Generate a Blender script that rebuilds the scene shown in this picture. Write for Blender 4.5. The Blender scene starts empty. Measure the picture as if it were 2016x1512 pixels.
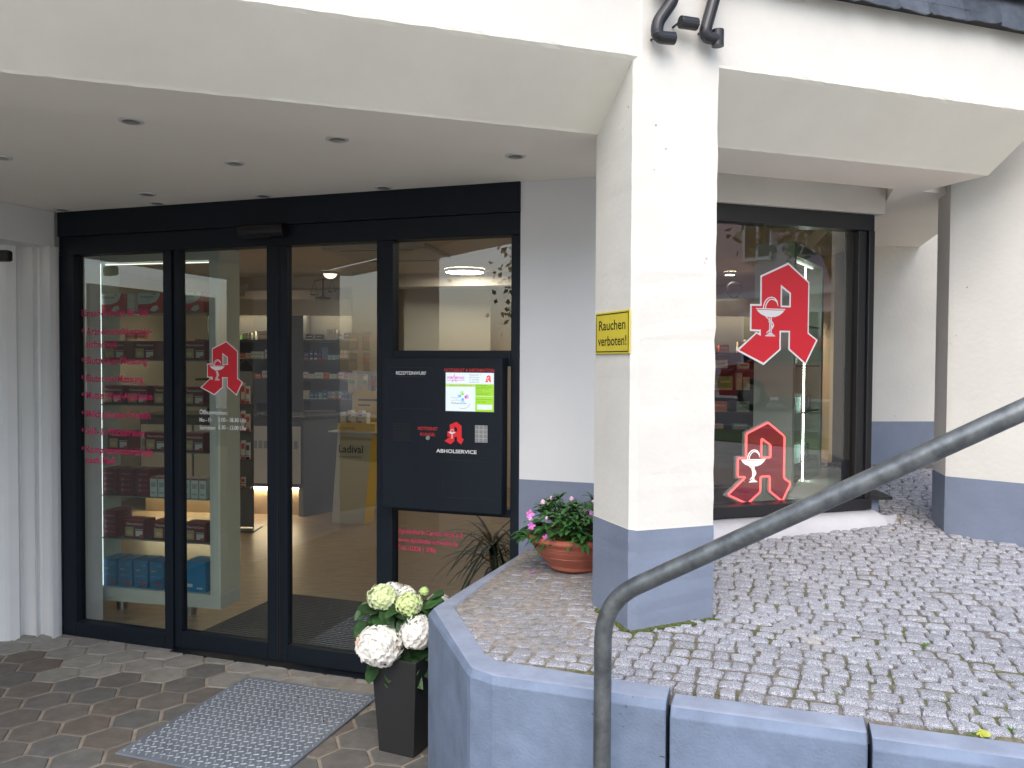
import bpy, bmesh, math, random
from mathutils import Matrix, Vector
R = math.radians
rnd = random.Random(7)
SC = bpy.context.scene
COL = SC.collection

# ---------------------------------------------------------------- camera, sky, sun, exposure
F_PX, CX, CY, PITCH, ROLL, EYE = 1620.0, 1008.0, 756.0, 0.0265, 0.0054, 1.6
cam_data = bpy.data.cameras.new("camera")
cam = bpy.data.objects.new("camera", cam_data); COL.objects.link(cam)
cam_data.sensor_width = 36.0
cam_data.lens = 36.0 * F_PX / 2016.0
cam_data.clip_start, cam_data.clip_end = 0.05, 400.0
_f = Vector((0, math.cos(PITCH), -math.sin(PITCH)))
_u0 = Vector((0, math.sin(PITCH), math.cos(PITCH)))
_r0 = Vector((1, 0, 0))
_r = _r0 * math.cos(ROLL) + _u0 * math.sin(ROLL)
_u = -_r0 * math.sin(ROLL) + _u0 * math.cos(ROLL)
cam.matrix_world = Matrix(((_r.x, _u.x, -_f.x, 0), (_r.y, _u.y, -_f.y, 0), (_r.z, _u.z, -_f.z, EYE), (0, 0, 0, 1)))
SC.camera = cam

SUN_EL, SUN_AZ = R(48), R(188)          # azimuth clockwise from +Y: soft light from behind the camera
w = bpy.data.worlds.new("World"); SC.world = w; w.use_nodes = True
nt = w.node_tree
sky = nt.nodes.new("ShaderNodeTexSky"); sky.sky_type = 'NISHITA'; sky.sun_disc = False
sky.sun_elevation = SUN_EL; sky.sun_rotation = SUN_AZ; sky.dust_density = 2.5; sky.air_density = 1.0; sky.ozone_density = 1.0
nt.links.new(sky.outputs[0], nt.nodes["Background"].inputs[0])
nt.nodes["Background"].inputs[1].default_value = 0.15
sun_d = bpy.data.lights.new("sun", 'SUN'); sun_d.energy = 0.5; sun_d.angle = R(75); sun_d.color = (1, 0.99, 0.97)
sun = bpy.data.objects.new("sun", sun_d); COL.objects.link(sun)
sd = Vector((math.sin(SUN_AZ) * math.cos(SUN_EL), math.cos(SUN_AZ) * math.cos(SUN_EL), math.sin(SUN_EL)))
sun.rotation_euler = (-sd).to_track_quat('-Z', 'Y').to_euler()
SC.view_settings.view_transform = 'Standard'; SC.view_settings.look = 'None'
SC.view_settings.gamma = 1.0; SC.view_settings.exposure = 1.43
SC.cycles.max_bounces = 10; SC.cycles.transparent_max_bounces = 24
SC.cycles.diffuse_bounces = 6; SC.cycles.glossy_bounces = 5
SC.cycles.use_denoising = True
SC.cycles.sample_clamp_indirect = 6.0

# ---------------------------------------------------------------- measured rays -> points on real planes
def ray(px, py): return _r * ((px - CX) / F_PX) + _u * ((CY - py) / F_PX) + _f
def G(px, py, z=0.0):
    r = ray(px, py); t = (z - EYE) / r.z; return Vector((r.x * t, r.y * t, z))
def D(px, py, y):
    r = ray(px, py); t = y / r.y; return Vector((r.x * t, y, EYE + r.z * t))
class Frame:
    """a vertical plane: s along it, z up, o out of it (towards the street)"""
    def __init__(s, x, y, deg):
        a = R(deg); s.o = Vector((x, y, 0)); s.d = Vector((math.cos(a), math.sin(a), 0)); s.n = Vector((s.d.y, -s.d.x, 0))
    def P(s, a, z, o=0.0): return s.o + s.d * a + s.n * o + Vector((0, 0, z))
    def on(s, px, py, o=0.0):
        r = ray(px, py); P0 = s.o + s.n * o
        t = (P0 - Vector((0, 0, 0))).dot(s.n) / r.dot(s.n)
        q = Vector((r.x * t, r.y * t, 0)) - P0
        return q.dot(s.d), EYE + r.z * t
    def M(s, a=0, z=0, o=0):
        p = s.P(a, z, o)
        return Matrix(((s.d.x, 0, s.n.x, p.x), (s.d.y, 0, s.n.y, p.y), (0, 1, 0, p.z), (0, 0, 0, 1)))
EN = Frame(-2.612, 4.756, -18.4)      # entrance plane
FA = Frame(0.400, 2.720, 19.0)        # outer facade plane
WI = Frame(0.955, 3.845, 18.5)        # shop window plane
FLAT = Matrix.Identity(4)

# ---------------------------------------------------------------- materials
def _n(t, ty, **kw):
    n = t.nodes.new(ty)
    for k, v in kw.items():
        if hasattr(n, k): setattr(n, k, v)
        else: n.inputs[k].default_value = v
    return n
MATS = {}
def mat(name, col, rough=0.6, metal=0.0, var=0.0, vscale=3.0, bump=0.0, bscale=80.0, col2=None, spec=0.5, emit=None, es=1.0,
        attr=False, pits=0.0, pscale=60.0, coat=0.0, stretch=None, rvar=0.0):
    if name in MATS: return MATS[name]
    m = bpy.data.materials.new(name); m.use_nodes = True; t = m.node_tree; b = t.nodes["Principled BSDF"]; L = t.links.new
    b.inputs["Base Color"].default_value = (*col, 1); b.inputs["Roughness"].default_value = rough
    b.inputs["Metallic"].default_value = metal; b.inputs["Specular IOR Level"].default_value = spec
    b.inputs["Coat Weight"].default_value = coat
    tc = _n(t, "ShaderNodeTexCoord"); co = tc.outputs["Object"]
    if stretch:
        mp = _n(t, "ShaderNodeMapping"); mp.inputs["Scale"].default_value = stretch; L(co, mp.inputs[0]); co = mp.outputs[0]
    csock = None
    if attr:
        a = _n(t, "ShaderNodeAttribute", attribute_name="Col"); csock = a.outputs["Color"]
    if var > 0 or col2:
        nz = _n(t, "ShaderNodeTexNoise"); nz.inputs["Scale"].default_value = vscale; nz.inputs["Detail"].default_value = 6; nz.inputs["Roughness"].default_value = .62
        L(co, nz.inputs["Vector"])
        rp = _n(t, "ShaderNodeValToRGB"); rp.color_ramp.elements[0].position = .36; rp.color_ramp.elements[1].position = .66
        if col2: c0, c1 = col, col2
        else: c0, c1 = [c * (1 - var) for c in col], [min(1, c * (1 + var)) for c in col]
        if attr: c0, c1 = [1 - var] * 3, [1 + var] * 3
        rp.color_ramp.elements[0].color = (*c0, 1); rp.color_ramp.elements[1].color = (*c1, 1)
        L(nz.outputs[0], rp.inputs[0])
        if attr:
            mx = _n(t, "ShaderNodeMix", data_type='RGBA', blend_type='MULTIPLY'); mx.inputs[0].default_value = 1
            L(csock, mx.inputs[6]); L(rp.outputs[0], mx.inputs[7]); csock = mx.outputs[2]
        else: csock = rp.outputs[0]
        if rvar:
            mr = _n(t, "ShaderNodeMapRange"); mr.inputs[3].default_value = rough - rvar; mr.inputs[4].default_value = rough + rvar
            L(nz.outputs[0], mr.inputs[0]); L(mr.outputs[0], b.inputs["Roughness"])
    hs = None
    if bump > 0:
        n2 = _n(t, "ShaderNodeTexNoise"); n2.inputs["Scale"].default_value = bscale; n2.inputs["Detail"].default_value = 5; L(co, n2.inputs["Vector"]); hs = n2.outputs[0]
    if pits > 0:
        vo = _n(t, "ShaderNodeTexVoronoi"); vo.inputs["Scale"].default_value = pscale; vo.inputs["Randomness"].default_value = 1; L(co, vo.inputs["Vector"])
        rp2 = _n(t, "ShaderNodeMapRange"); rp2.inputs[1].default_value = 0.04; rp2.inputs[2].default_value = 0.14; L(vo.outputs[0], rp2.inputs[0])
        n3 = _n(t, "ShaderNodeTexNoise"); n3.inputs["Scale"].default_value = pscale * .12; L(co, n3.inputs["Vector"])
        gt = _n(t, "ShaderNodeMath", operation='LESS_THAN'); gt.inputs[1].default_value = 0.56 if pscale > 40 else .655; L(n3.outputs[0], gt.inputs[0])
        mxx = _n(t, "ShaderNodeMath", operation='MAXIMUM'); L(rp2.outputs[0], mxx.inputs[0]); L(gt.outputs[0], mxx.inputs[1])
        mp2 = _n(t, "ShaderNodeMapRange"); mp2.inputs[3].default_value = .45; L(mxx.outputs[0], mp2.inputs[0])
        pc_ = _n(t, "ShaderNodeMix", data_type='RGBA', blend_type='MULTIPLY'); pc_.inputs[0].default_value = 1
        if csock is not None: L(csock, pc_.inputs[6])
        else: pc_.inputs[6].default_value = (*col, 1)
        L(mp2.outputs[0], pc_.inputs[7]); csock = pc_.outputs[2]
        ml = _n(t, "ShaderNodeMath", operation='MULTIPLY'); ml.inputs[1].default_value = pits; L(mxx.outputs[0], ml.inputs[0])
        if hs is not None:
            ad = _n(t, "ShaderNodeMath", operation='ADD'); L(hs, ad.inputs[0]); L(ml.outputs[0], ad.inputs[1]); hs = ad.outputs[0]
        else: hs = ml.outputs[0]
    if hs is not None:
        bp = _n(t, "ShaderNodeBump"); bp.inputs["Strength"].default_value = max(bump, .25 if pits else 0); bp.inputs["Distance"].default_value = .004
        L(hs, bp.inputs["Height"]); L(bp.outputs[0], b.inputs["Normal"])
    if csock is not None: L(csock, b.inputs["Base Color"])
    if emit:
        b.inputs["Emission Color"].default_value = (*emit, 1); b.inputs["Emission Strength"].default_value = es
    MATS[name] = m; return m

def glass_mat(name, tint=(.93, .95, .94), refl=2.0, rough=0.0):
    m = bpy.data.materials.new(name); m.use_nodes = True; t = m.node_tree; L = t.links.new
    t.nodes.clear(); out = _n(t, "ShaderNodeOutputMaterial")
    tr = _n(t, "ShaderNodeBsdfTransparent"); tr.inputs[0].default_value = (*tint, 1)
    gl = _n(t, "ShaderNodeBsdfAnisotropic") if False else _n(t, "ShaderNodeBsdfGlossy"); gl.inputs["Roughness"].default_value = rough
    fr = _n(t, "ShaderNodeFresnel"); fr.inputs[0].default_value = 1.5
    ge = _n(t, "ShaderNodeNewGeometry")
    inv = _n(t, "ShaderNodeMath", operation='SUBTRACT'); inv.inputs[0].default_value = 1; L(ge.outputs["Backfacing"], inv.inputs[1])
    m1 = _n(t, "ShaderNodeMath", operation='MULTIPLY'); m1.inputs[1].default_value = refl; L(fr.outputs[0], m1.inputs[0]); m1.use_clamp = True
    m2 = _n(t, "ShaderNodeMath", operation='MULTIPLY'); L(m1.outputs[0], m2.inputs[0]); L(inv.outputs[0], m2.inputs[1])
    mx = _n(t, "ShaderNodeMixShader"); L(m2.outputs[0], mx.inputs[0]); L(tr.outputs[0], mx.inputs[1]); L(gl.outputs[0], mx.inputs[2])
    L(mx.outputs[0], out.inputs[0]); MATS[name] = m; return m

CREAM = mat("cream_paint", (.63, .615, .56), .75, var=.045, vscale=2.2, bump=.38, bscale=45, pits=1.0, pscale=26)
CREAM_S = mat("soffit_cream_lifted", (.87, .845, .735), .8, var=.05, vscale=1.3, bump=.12, bscale=40)  # same cream as the fascia, lightened to stand for light missing under the canopy
WHITE = mat("white_wall_paint", (.67, .675, .67), .7, var=.02, bump=.12, bscale=120)
CEIL = mat("ceiling_paint", (.87, .825, .725), .8, var=.03, vscale=.9, bump=.05, bscale=60)
BLUE = mat("grey_blue_paint", (.175, .21, .28), .6, var=.08, vscale=4, bump=.3, bscale=60)
CONC = mat("painted_concrete", (.150, .195, .275), .68, var=.17, vscale=7, bump=.42, bscale=120, pits=2.5, pscale=42)
CONC_TOP = mat("skylit_concrete_top", (.26, .30, .38), .62, var=.12, vscale=9, bump=.4, bscale=160)  # same concrete, sky light on the top put into a lighter colour
ANTH = mat("anthracite_metal", (.0065, .0105, .0165), .48, var=.08, vscale=2, spec=.22, bump=.04, bscale=400)
BLACK = mat("black_window_frame", (.014, .014, .016), .35)
RUBBER = mat("black_rubber", (.006, .006, .007), .6)
GLASS = glass_mat("window_glass", (.90, .92, .90), 2.3)
GLASS_W = glass_mat("shop_window_glass", (.88, .90, .88), 2.9)
GLASS_IN = glass_mat("cabinet_glass", (.93, .97, .95), .9)
RED = mat("sign_red", (.58, .010, .022), .4)
PINK = mat("magenta_lettering", (.48, .012, .10), .5)
WHT = mat("sign_white", (.72, .72, .72), .5)
LETTER_W = mat("white_lettering", (.6, .6, .58), .5)
SIGN_RED_TXT = mat("red_lettering", (.62, .03, .03), .5)
GALV = mat("galvanised_steel", (.095, .105, .11), .42, metal=.6, col2=(.19, .205, .205), vscale=22, bump=.12, bscale=60, rvar=.1)
OFFW = mat("cabinet_lacquer", (.52, .57, .52), .4)
WOODF = mat("oak_floor", (.21, .145, .095), .38, col2=(.34, .25, .17), vscale=5, stretch=(1.2, 9, 1))
MATC = mat("entrance_matting", (.02, .021, .023), .9, bump=.5, bscale=200)
SHOPW = mat("shop_wall", (.60, .53, .44), .8)
DKGREY = mat("dark_grey_panel", (.045, .048, .055), .5)
CNT = mat("counter_grey", (.06, .066, .08), .45)
LED = mat("led_strip", (.9, .9, .9), .5, emit=(.88, .94, 1), es=.8)
LEDW = mat("warm_led", (.9, .85, .75), .5, emit=(1, .80, .52), es=16)
LAMPM = mat("lamp_face", (.9, .9, .9), .5, emit=(1, .93, .82), es=16)
CHROME = mat("brushed_nickel", (.45, .44, .42), .3, metal=1)
LENS = mat("lamp_lens", (.30, .30, .28), .2)

# ---------------------------------------------------------------- mesh builder
class MB:
    def __init__(s, M=None): s.v = []; s.f = []; s.mi = []; s.c = []; s.M = M or FLAT; s.cur = None
    def add(s, vs, fs, m=0, col=None, smooth=None):
        n = len(s.v); s.v += [s.M @ Vector(p) for p in vs]
        for f in fs: s.f.append(tuple(n + i for i in f)); s.mi.append(m); s.c.append(col or (1, 1, 1))
        return s
    def box(s, x0, x1, y0, y1, z0, z1, m=0, col=None):
        vs = [(x0, y0, z0), (x1, y0, z0), (x1, y1, z0), (x0, y1, z0), (x0, y0, z1), (x1, y0, z1), (x1, y1, z1), (x0, y1, z1)]
        return s.add(vs, [(0, 3, 2, 1), (4, 5, 6, 7), (0, 1, 5, 4), (1, 2, 6, 5), (2, 3, 7, 6), (3, 0, 4, 7)], m, col)
    def prism(s, poly, z0, z1, m=0, col=None, inset=0.0):
        n = len(poly)
        z0f = z0 if callable(z0) else (lambda p: z0)
        z1f = z1 if callable(z1) else (lambda p: z1)
        a = sum(poly[i][0] * poly[(i + 1) % n][1] - poly[(i + 1) % n][0] * poly[i][1] for i in range(n))
        if a < 0: poly = poly[::-1]
        vs = [(p[0], p[1], z0f(p)) for p in poly] + [(p[0], p[1], z1f(p)) for p in poly]
        fs = [tuple(range(n))[::-1], tuple(range(n, 2 * n))] + [(i, (i + 1) % n, n + (i + 1) % n, n + i) for i in range(n)]
        return s.add(vs, fs, m, col)
    def tube(s, pts, r, seg=12, m=0, caps=True, col=None):
        pts = [Vector(p) for p in pts]; rings = []; up = None
        for i, p in enumerate(pts):
            t = (pts[min(i + 1, len(pts) - 1)] - pts[max(i - 1, 0)]).normalized()
            if up is None: up = t.orthogonal().normalized()
            up = (up - t * up.dot(t)).normalized(); b = t.cross(up)
            rr = r[i] if isinstance(r, (list, tuple)) else r
            rings.append([p + (up * math.cos(a) + b * math.sin(a)) * rr for a in [2 * math.pi * k / seg for k in range(seg)]])
        vs = [tuple(q) for ring in rings for q in ring]; fs = []
        for i in range(len(pts) - 1):
            for k in range(seg):
                fs.append((i * seg + k, i * seg + (k + 1) % seg, (i + 1) * seg + (k + 1) % seg, (i + 1) * seg + k))
        if caps: fs += [tuple(range(seg))[::-1], tuple(range((len(pts) - 1) * seg, len(pts) * seg))]
        return s.add(vs, fs, m, col)
    def lathe(s, prof, c=(0, 0, 0), seg=24, m=0, col=None):
        vs = []; fs = []
        for (r, z) in prof:
            for k in range(seg):
                a = 2 * math.pi * k / seg; vs.append((c[0] + r * math.cos(a), c[1] + r * math.sin(a), c[2] + z))
        for i in range(len(prof) - 1):
            for k in range(seg):
                fs.append((i * seg + k, i * seg + (k + 1) % seg, (i + 1) * seg + (k + 1) % seg, (i + 1) * seg + k))
        return s.add(vs, fs, m, col)
    def build(s, name, mats, parent=None, bevel=0, smooth=False, segs=2, loc=None):
        me = bpy.data.meshes.new(name); mats = mats if isinstance(mats, (list, tuple)) else [mats]
        vv = s.v
        if loc is not None: vv = [p - Vector(loc) for p in s.v]
        me.from_pydata([tuple(p) for p in vv], [], s.f); me.update()
        for m in mats: me.materials.append(m)
        me.polygons.foreach_set("material_index", s.mi)
        if any(c != (1, 1, 1) for c in s.c):
            ca = me.color_attributes.new("Col", 'FLOAT_COLOR', 'CORNER'); dat = []
            for p, c in zip(me.polygons, s.c): dat += [c[0], c[1], c[2], 1.0] * p.loop_total
            ca.data.foreach_set("color", dat)
        if smooth: me.polygons.foreach_set("use_smooth", [True] * len(me.polygons))
        o = bpy.data.objects.new(name, me); COL.objects.link(o)
        if loc is not None: o.location = loc
        if parent is not None:
            o.parent = parent; o.matrix_parent_inverse = Matrix.Identity(4)
            if loc is None: o.location = -WLOC.get(parent.name, Vector((0, 0, 0)))
            WLOC[o.name] = Vector((0, 0, 0)) if loc is None else Vector(loc)
        if bevel:
            bv = o.modifiers.new("bevel", 'BEVEL'); bv.width = bevel; bv.segments = segs; bv.limit_method = 'ANGLE'; bv.angle_limit = R(35)
            bv.harden_normals = False
        return o
WLOC = {}
def tag(o, label=None, cat=None, group=None, kind=None):
    if label: o["label"] = label
    if cat: o["category"] = cat
    if group: o["group"] = group
    if kind: o["kind"] = kind
    return o
def thing(name, label, cat, loc, group=None):
    o = bpy.data.objects.new(name, None); COL.objects.link(o); o.location = loc; o.empty_display_size = .1
    WLOC[o.name] = Vector(loc)
    return tag(o, label, cat, group)
def copy_thing(o, loc, rz=None, label=None, group=None):
    c = o.copy(); COL.objects.link(c); c.location = loc
    if rz is not None: c.rotation_euler = (0, 0, rz)
    if label: c["label"] = label
    if group: c["group"] = group
    for ch in o.children:
        d = ch.copy(); COL.objects.link(d); d.parent = c
        for g in ch.children:
            e = g.copy(); COL.objects.link(e); e.parent = d
    return c
def struct(o): o["kind"] = "structure"; return o

def curve_mesh(splines, ext=0.0):
    cu = bpy.data.curves.new("c", 'CURVE'); cu.dimensions = '2D'; cu.fill_mode = 'BOTH' if ext else 'FRONT'; cu.extrude = ext
    for pts in splines:
        sp = cu.splines.new('POLY'); sp.points.add(len(pts) - 1)
        for q, p in zip(sp.points, pts): q.co = (p[0], p[1], 0, 1)
        sp.use_cyclic_u = True
    o = bpy.data.objects.new("c", cu); COL.objects.link(o)
    me = bpy.data.meshes.new_from_object(o); bpy.data.objects.remove(o); bpy.data.curves.remove(cu); return me
_tc = {}
def text_mesh(s, size=1.0, xs=1.0, align='LEFT', bold=0.0, spacing=1.0, ext=0.0, shear=0.0):
    k = (s, size, xs, align, bold, spacing, ext, shear)
    if k in _tc: return _tc[k]
    cu = bpy.data.curves.new("t", 'FONT'); cu.body = s; cu.size = size; cu.align_x = align; cu.offset = bold * size * .4; cu.resolution_u = 3
    cu.space_character = spacing; cu.extrude = ext; cu.shear = shear
    o = bpy.data.objects.new("t", cu); COL.objects.link(o)
    me = bpy.data.meshes.new_from_object(o); bpy.data.objects.remove(o)
    r = ([(v.co.x * xs, v.co.y, v.co.z) for v in me.vertices], [tuple(p.vertices) for p in me.polygons])
    _tc[k] = r; return r
def add_text(mb, s, x, y, z, h, width=None, xs=.8, m=0, align='LEFT', bold=0.0, spacing=1.0, ext=0.0, shear=0.0):
    """letters h = cap height; width = fit total width"""
    size = h / .70
    v, f = text_mesh(s, size, 1.0, 'LEFT', bold, spacing, ext, shear)
    if not v: return
    x0 = min(p[0] for p in v); x1 = max(p[0] for p in v)
    k = xs if width is None else width / (x1 - x0)
    W = (x1 - x0) * k; off = {'LEFT': 0, 'CENTER': -W / 2, 'RIGHT': -W}[align]
    mb.add([((p[0] - x0) * k + off + x, p[1] + y, p[2] + z) for p in v], f, m)
def add_shape(mb, splines, z, m=0, fn=lambda p: p, ext=0.0):
    me = curve_mesh([[fn(p) for p in s] for s in splines], ext)
    mb.add([(v.co.x, v.co.y, v.co.z + z) for v in me.vertices], [tuple(p.vertices) for p in me.polygons], m); bpy.data.meshes.remove(me)

# the German pharmacy letter
A_OUT = [(693, 100), (970, 335), (970, 975), (1090, 1065), (935, 1384), (708, 1190), (708, 975), (610, 975), (610, 1197), (395, 1387), (50, 1208), (303, 975), (333, 993), (333, 970), (218, 966), (218, 632), (340, 632), (340, 278)]
A_HOLE_O = [(617, 420), (617, 640), (712, 640), (712, 492)]
A_RED = [(693, 127), (955, 345), (955, 985), (1066, 1068), (930, 1353), (726, 1180), (726, 955), (592, 955), (592, 1185), (395, 1358), (88, 1203), (303, 996), (355, 1026), (355, 948), (237, 945), (237, 655), (360, 655), (360, 292)]
A_HOLE_R = [(600, 380), (600, 661), (731, 661), (731, 480)]
def band(path, w_):
    L_, R_ = [], []
    for i, p in enumerate(path):
        a = path[max(i - 1, 0)]; b = path[min(i + 1, len(path) - 1)]; dx, dy = b[0] - a[0], b[1] - a[1]; l = math.hypot(dx, dy)
        ww = w_[i] if isinstance(w_, list) else w_
        nx, ny = -dy / l * ww / 2, dx / l * ww / 2; L_.append((p[0] + nx, p[1] + ny)); R_.append((p[0] - nx, p[1] - ny))
    return L_ + R_[::-1]
SN1 = [(382, 688), (386, 640), (405, 590), (440, 553), (485, 540), (525, 553), (552, 590), (568, 655)]
SN2 = [(415, 785), (460, 822), (500, 855), (514, 890), (500, 925), (460, 950), (440, 975)]
A_CUP = [[(285, 682), (662, 682), (655, 694), (292, 694)], [(297, 702), (650, 702), (622, 735), (580, 768), (530, 786), (470, 791), (410, 782), (350, 755), (318, 728)],
         [(458, 795), (470, 795), (470, 984), (458, 984)], [(478, 795), (490, 795), (490, 984), (478, 984)],
         band(SN1, [13, 13, 13, 13, 13, 13, 18, 3]), band([(p[0] + (26 if i < 3 else (14 if i == 3 else 2)), p[1] + (2 if i < 2 else 24 if 2 < i < 6 else 14)) for i, p in enumerate(SN1[:-1])], 12),
         band(SN2, 12), band([(p[0] - 16, p[1] + 14) for p in SN2[1:]], 11),
         [(455, 988), (492, 988), (522, 1008), (425, 1008)], [(415, 1014), (530, 1014), (537, 1028), (408, 1028)]]
def emblem(mb, cx, cy, h, z, mo=0, mr=1, mw=2, ext=0.0, step=.0008):
    k = h / 1287.0
    fn = lambda p: (cx + (p[0] - 570) * k * 1.16, cy - (p[1] - 743) * k)
    if mo is not None: add_shape(mb, [A_OUT, A_HOLE_O], z, mo, fn, ext)
    add_shape(mb, [A_RED, A_HOLE_R], z + ext + step, mr, fn)
    for sp in A_CUP: add_shape(mb, [sp], z + ext + 2 * step, mw, fn)

# ================================================================ THE BUILDING
bld = thing("pharmacy_building", "cream painted pharmacy building with canopy, dark glazed entrance and corner shop window", "building", (0, 4.5, 0))
ZB, ZF = 2.42, 2.605          # beam underside, fascia bottom edge

# --- facade beam: fascia + sloping soffit, ragged paint edges
def sweep(fr, s0, s1, prof, step, jit, mats_i, mb):
    n = int((s1 - s0) / step); rows = []
    for i in range(n + 1):
        a = s0 + (s1 - s0) * i / n
        rows.append([fr.P(a, z + (rnd.gauss(0, j) if j else 0), o + (rnd.gauss(0, j) if j else 0)) for (o, z, j) in prof])
    vs = [tuple(p) for r_ in rows for p in r_]; k = len(prof)
    for c in range(k - 1):
        mb.add([], [], 0)
    base = len(mb.v); mb.v += [Vector(p) for p in vs]
    for i in range(n):
        for c in range(k - 1):
            mb.f.append((base + i * k + c, base + (i + 1) * k + c, base + (i + 1) * k + c + 1, base + i * k + c + 1)); mb.mi.append(mats_i[c]); mb.c.append((1, 1, 1))
b = MB()
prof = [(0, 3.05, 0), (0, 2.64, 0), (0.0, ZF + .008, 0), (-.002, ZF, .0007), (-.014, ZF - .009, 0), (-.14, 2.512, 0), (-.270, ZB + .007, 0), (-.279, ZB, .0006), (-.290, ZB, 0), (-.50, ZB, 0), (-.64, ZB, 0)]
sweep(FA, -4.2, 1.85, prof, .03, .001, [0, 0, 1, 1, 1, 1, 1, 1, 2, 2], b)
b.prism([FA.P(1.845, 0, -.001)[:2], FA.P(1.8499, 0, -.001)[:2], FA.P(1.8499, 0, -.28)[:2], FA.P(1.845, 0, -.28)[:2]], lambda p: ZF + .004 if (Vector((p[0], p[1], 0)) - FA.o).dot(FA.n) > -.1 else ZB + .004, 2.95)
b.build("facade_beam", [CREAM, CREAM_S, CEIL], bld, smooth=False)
# --- canopy ceiling
b = MB()
b.prism([FA.P(-4.2, 0, -.60)[:2], FA.P(-1.5, 0, -.58)[:2], FA.P(.05, 0, -.50)[:2], EN.P(3.5, 0, -.05)[:2], EN.P(-2.0, 0, -.05)[:2]], 2.445, 2.50)
rc = [FA.P(.05, 0, -.60)[:2], FA.P(1.6, 0, -.60)[:2], (2.0, 4.42), WI.P(1.1, 0, -.2)[:2], WI.P(-.55, 0, -.2)[:2]]
b.prism(rc, 2.485, 2.53)
pA, pB = Vector((1.81, 3.83, 0)), Vector((1.95, 4.37, 0))
b.prism([FA.P(1.68, 0, -.6403)[:2], FA.P(3.4, 0, -.6403)[:2], (2.61, 5.0), (1.95, 4.37)], ZB, 2.53)
b.prism([(1.9502, 4.3703), (2.6102, 5.0003), (2.97, 6.2), (2.2, 6.2), (1.80, 4.45)], ZB, 2.53)
b.build("canopy_ceiling", CEIL, bld)
# --- upper storey block (closes the building above the canopy)
b = MB()
b.prism([FA.P(-4.2, 0, -.03)[:2], FA.P(2.3, 0, -.03)[:2], (2.9, 5.7), (3.45, 6.2), (3.6, 11.0), (-6.5, 11.0), (-6.5, 3.0)], 2.95, 6.5)
b.prism([FA.P(1.84, 0, -.03)[:2], FA.P(-4.2, 0, -.03)[:2], FA.P(-4.2, 0, -.5)[:2], FA.P(1.84, 0, -.5)[:2]], 2.625, 2.949)
b.build("upper_wall", CREAM, bld)
# --- slate cladding over the fascia
b = MB(); rs = random.Random(3)
SLATE = mat("slate", (.035, .042, .052), .45, attr=True, var=.35, vscale=14, bump=.3, bscale=30)
for row in range(5):
    a = -4.2 - rs.random() * .2
    while a < 3.6:
        wd = rs.uniform(.13, .2); zt = 2.885 + row * .12; g = rs.uniform(.6, 1.4); tilt = rs.uniform(-.012, .012)
        cc = (.055 * g, .062 * g, .072 * g); o0, o1 = .052 + rs.uniform(0, .006), .02
        nb = 7; pts = []
        for i in range(nb + 1):
            t = i / nb; pts.append((a + wd * t * 1.02, zt + tilt * t + rs.uniform(-.003, .003) + (.004 if 0 < i < nb else rs.uniform(0, .012))))
        vs = [tuple(FA.P(p[0], p[1], o0)) for p in pts] + [tuple(FA.P(a + wd * 1.02, zt + .16, o1)), tuple(FA.P(a, zt + .16, o1))]
        vb = [tuple(FA.P(p[0], p[1], o0 - .006)) for p in pts] + [tuple(FA.P(a + wd * 1.02, zt + .16, o1 - .006)), tuple(FA.P(a, zt + .16, o1 - .006))]
        n = len(vs); b.add(vs + vb, [tuple(range(n)), tuple(range(n, 2 * n))[::-1]] + [(i, i + n, (i + 1) % n + n, (i + 1) % n) for i in range(n)], 0, cc)
        a += wd
b.build("slate_cladding", SLATE, bld)
b = MB(FA.M()); b.box(-4.2, 3.6, 2.90, 2.93, 0.0, .045); b.box(-4.2, 3.6, 2.9305, 3.6, 0.0, .019); b.build("cladding_board", mat("dark_batten", (.03, .03, .03), .8), bld)

# --- pillars
def pillar(poly_fr, s0, s1, o0, o1, zb, zblue, zt, name="pillar", ch=.022):
    m1 = MB()
    def ring(z, dx=0.0):
        P = [poly_fr.P(s0 + ch - dx, z, o0 + dx), poly_fr.P(s1 + dx, z, o0 + dx), poly_fr.P(s1 + dx, z, o1 - dx), poly_fr.P(s0 - dx, z, o1 - dx), poly_fr.P(s0 - dx, z, o0 - ch + dx)]
        return [tuple(p) for p in P]
    rj = random.Random(17); n = 5; lv = []; z = zb
    while z < zblue: lv.append((z, .0015, 1)); z += .035
    lv += [(zblue, .0015, 1), (zblue, 0, 0)]; z = zblue + .05
    while z < zt: lv.append((z, 0, 0)); z += .045
    lv.append((zt, 0, 0)); edge = [rj.uniform(-.003, .003) for _ in range(5)]; prev = None
    for k, (z_, d_, m_i) in enumerate(lv):
        rg = ring(z_, d_); jj = [(rj.gauss(0, .0009) + (rj.uniform(0, .003) if rj.random() < .05 else 0)) if q in (0, 1, 4) and zb < z_ < zt else 0 for q in range(5)]
        if abs(z_ - zblue) < 1e-6: jj = [0] * 5; rg = [(p[0], p[1], p[2] + edge[q]) for q, p in enumerate(rg)]
        cxm = sum(p[0] for p in rg) / 5; cym = sum(p[1] for p in rg) / 5
        rg = [(p[0] + (cxm - p[0]) * jj[q] * 5, p[1] + (cym - p[1]) * jj[q] * 5, p[2]) for q, p in enumerate(rg)]
        if prev: m1.add(prev + rg, [(i, (i + 1) % n, n + (i + 1) % n, n + i) for i in range(n)], m_i if k and lv[k - 1][2] == m_i else m_i)
        prev = rg
    return m1.build(name, [CREAM, BLUE], bld)
sL = 0.0
PIL = Frame(0.397, 2.715, 19.0)
pillar(PIL, 0, .312, .004, -.295, .55, 1.043, 2.98)
pillar(Frame(-2.75, 1.62, 19.0), 0, .32, .004, -.31, -.1, 1.043, 2.98)
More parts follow.
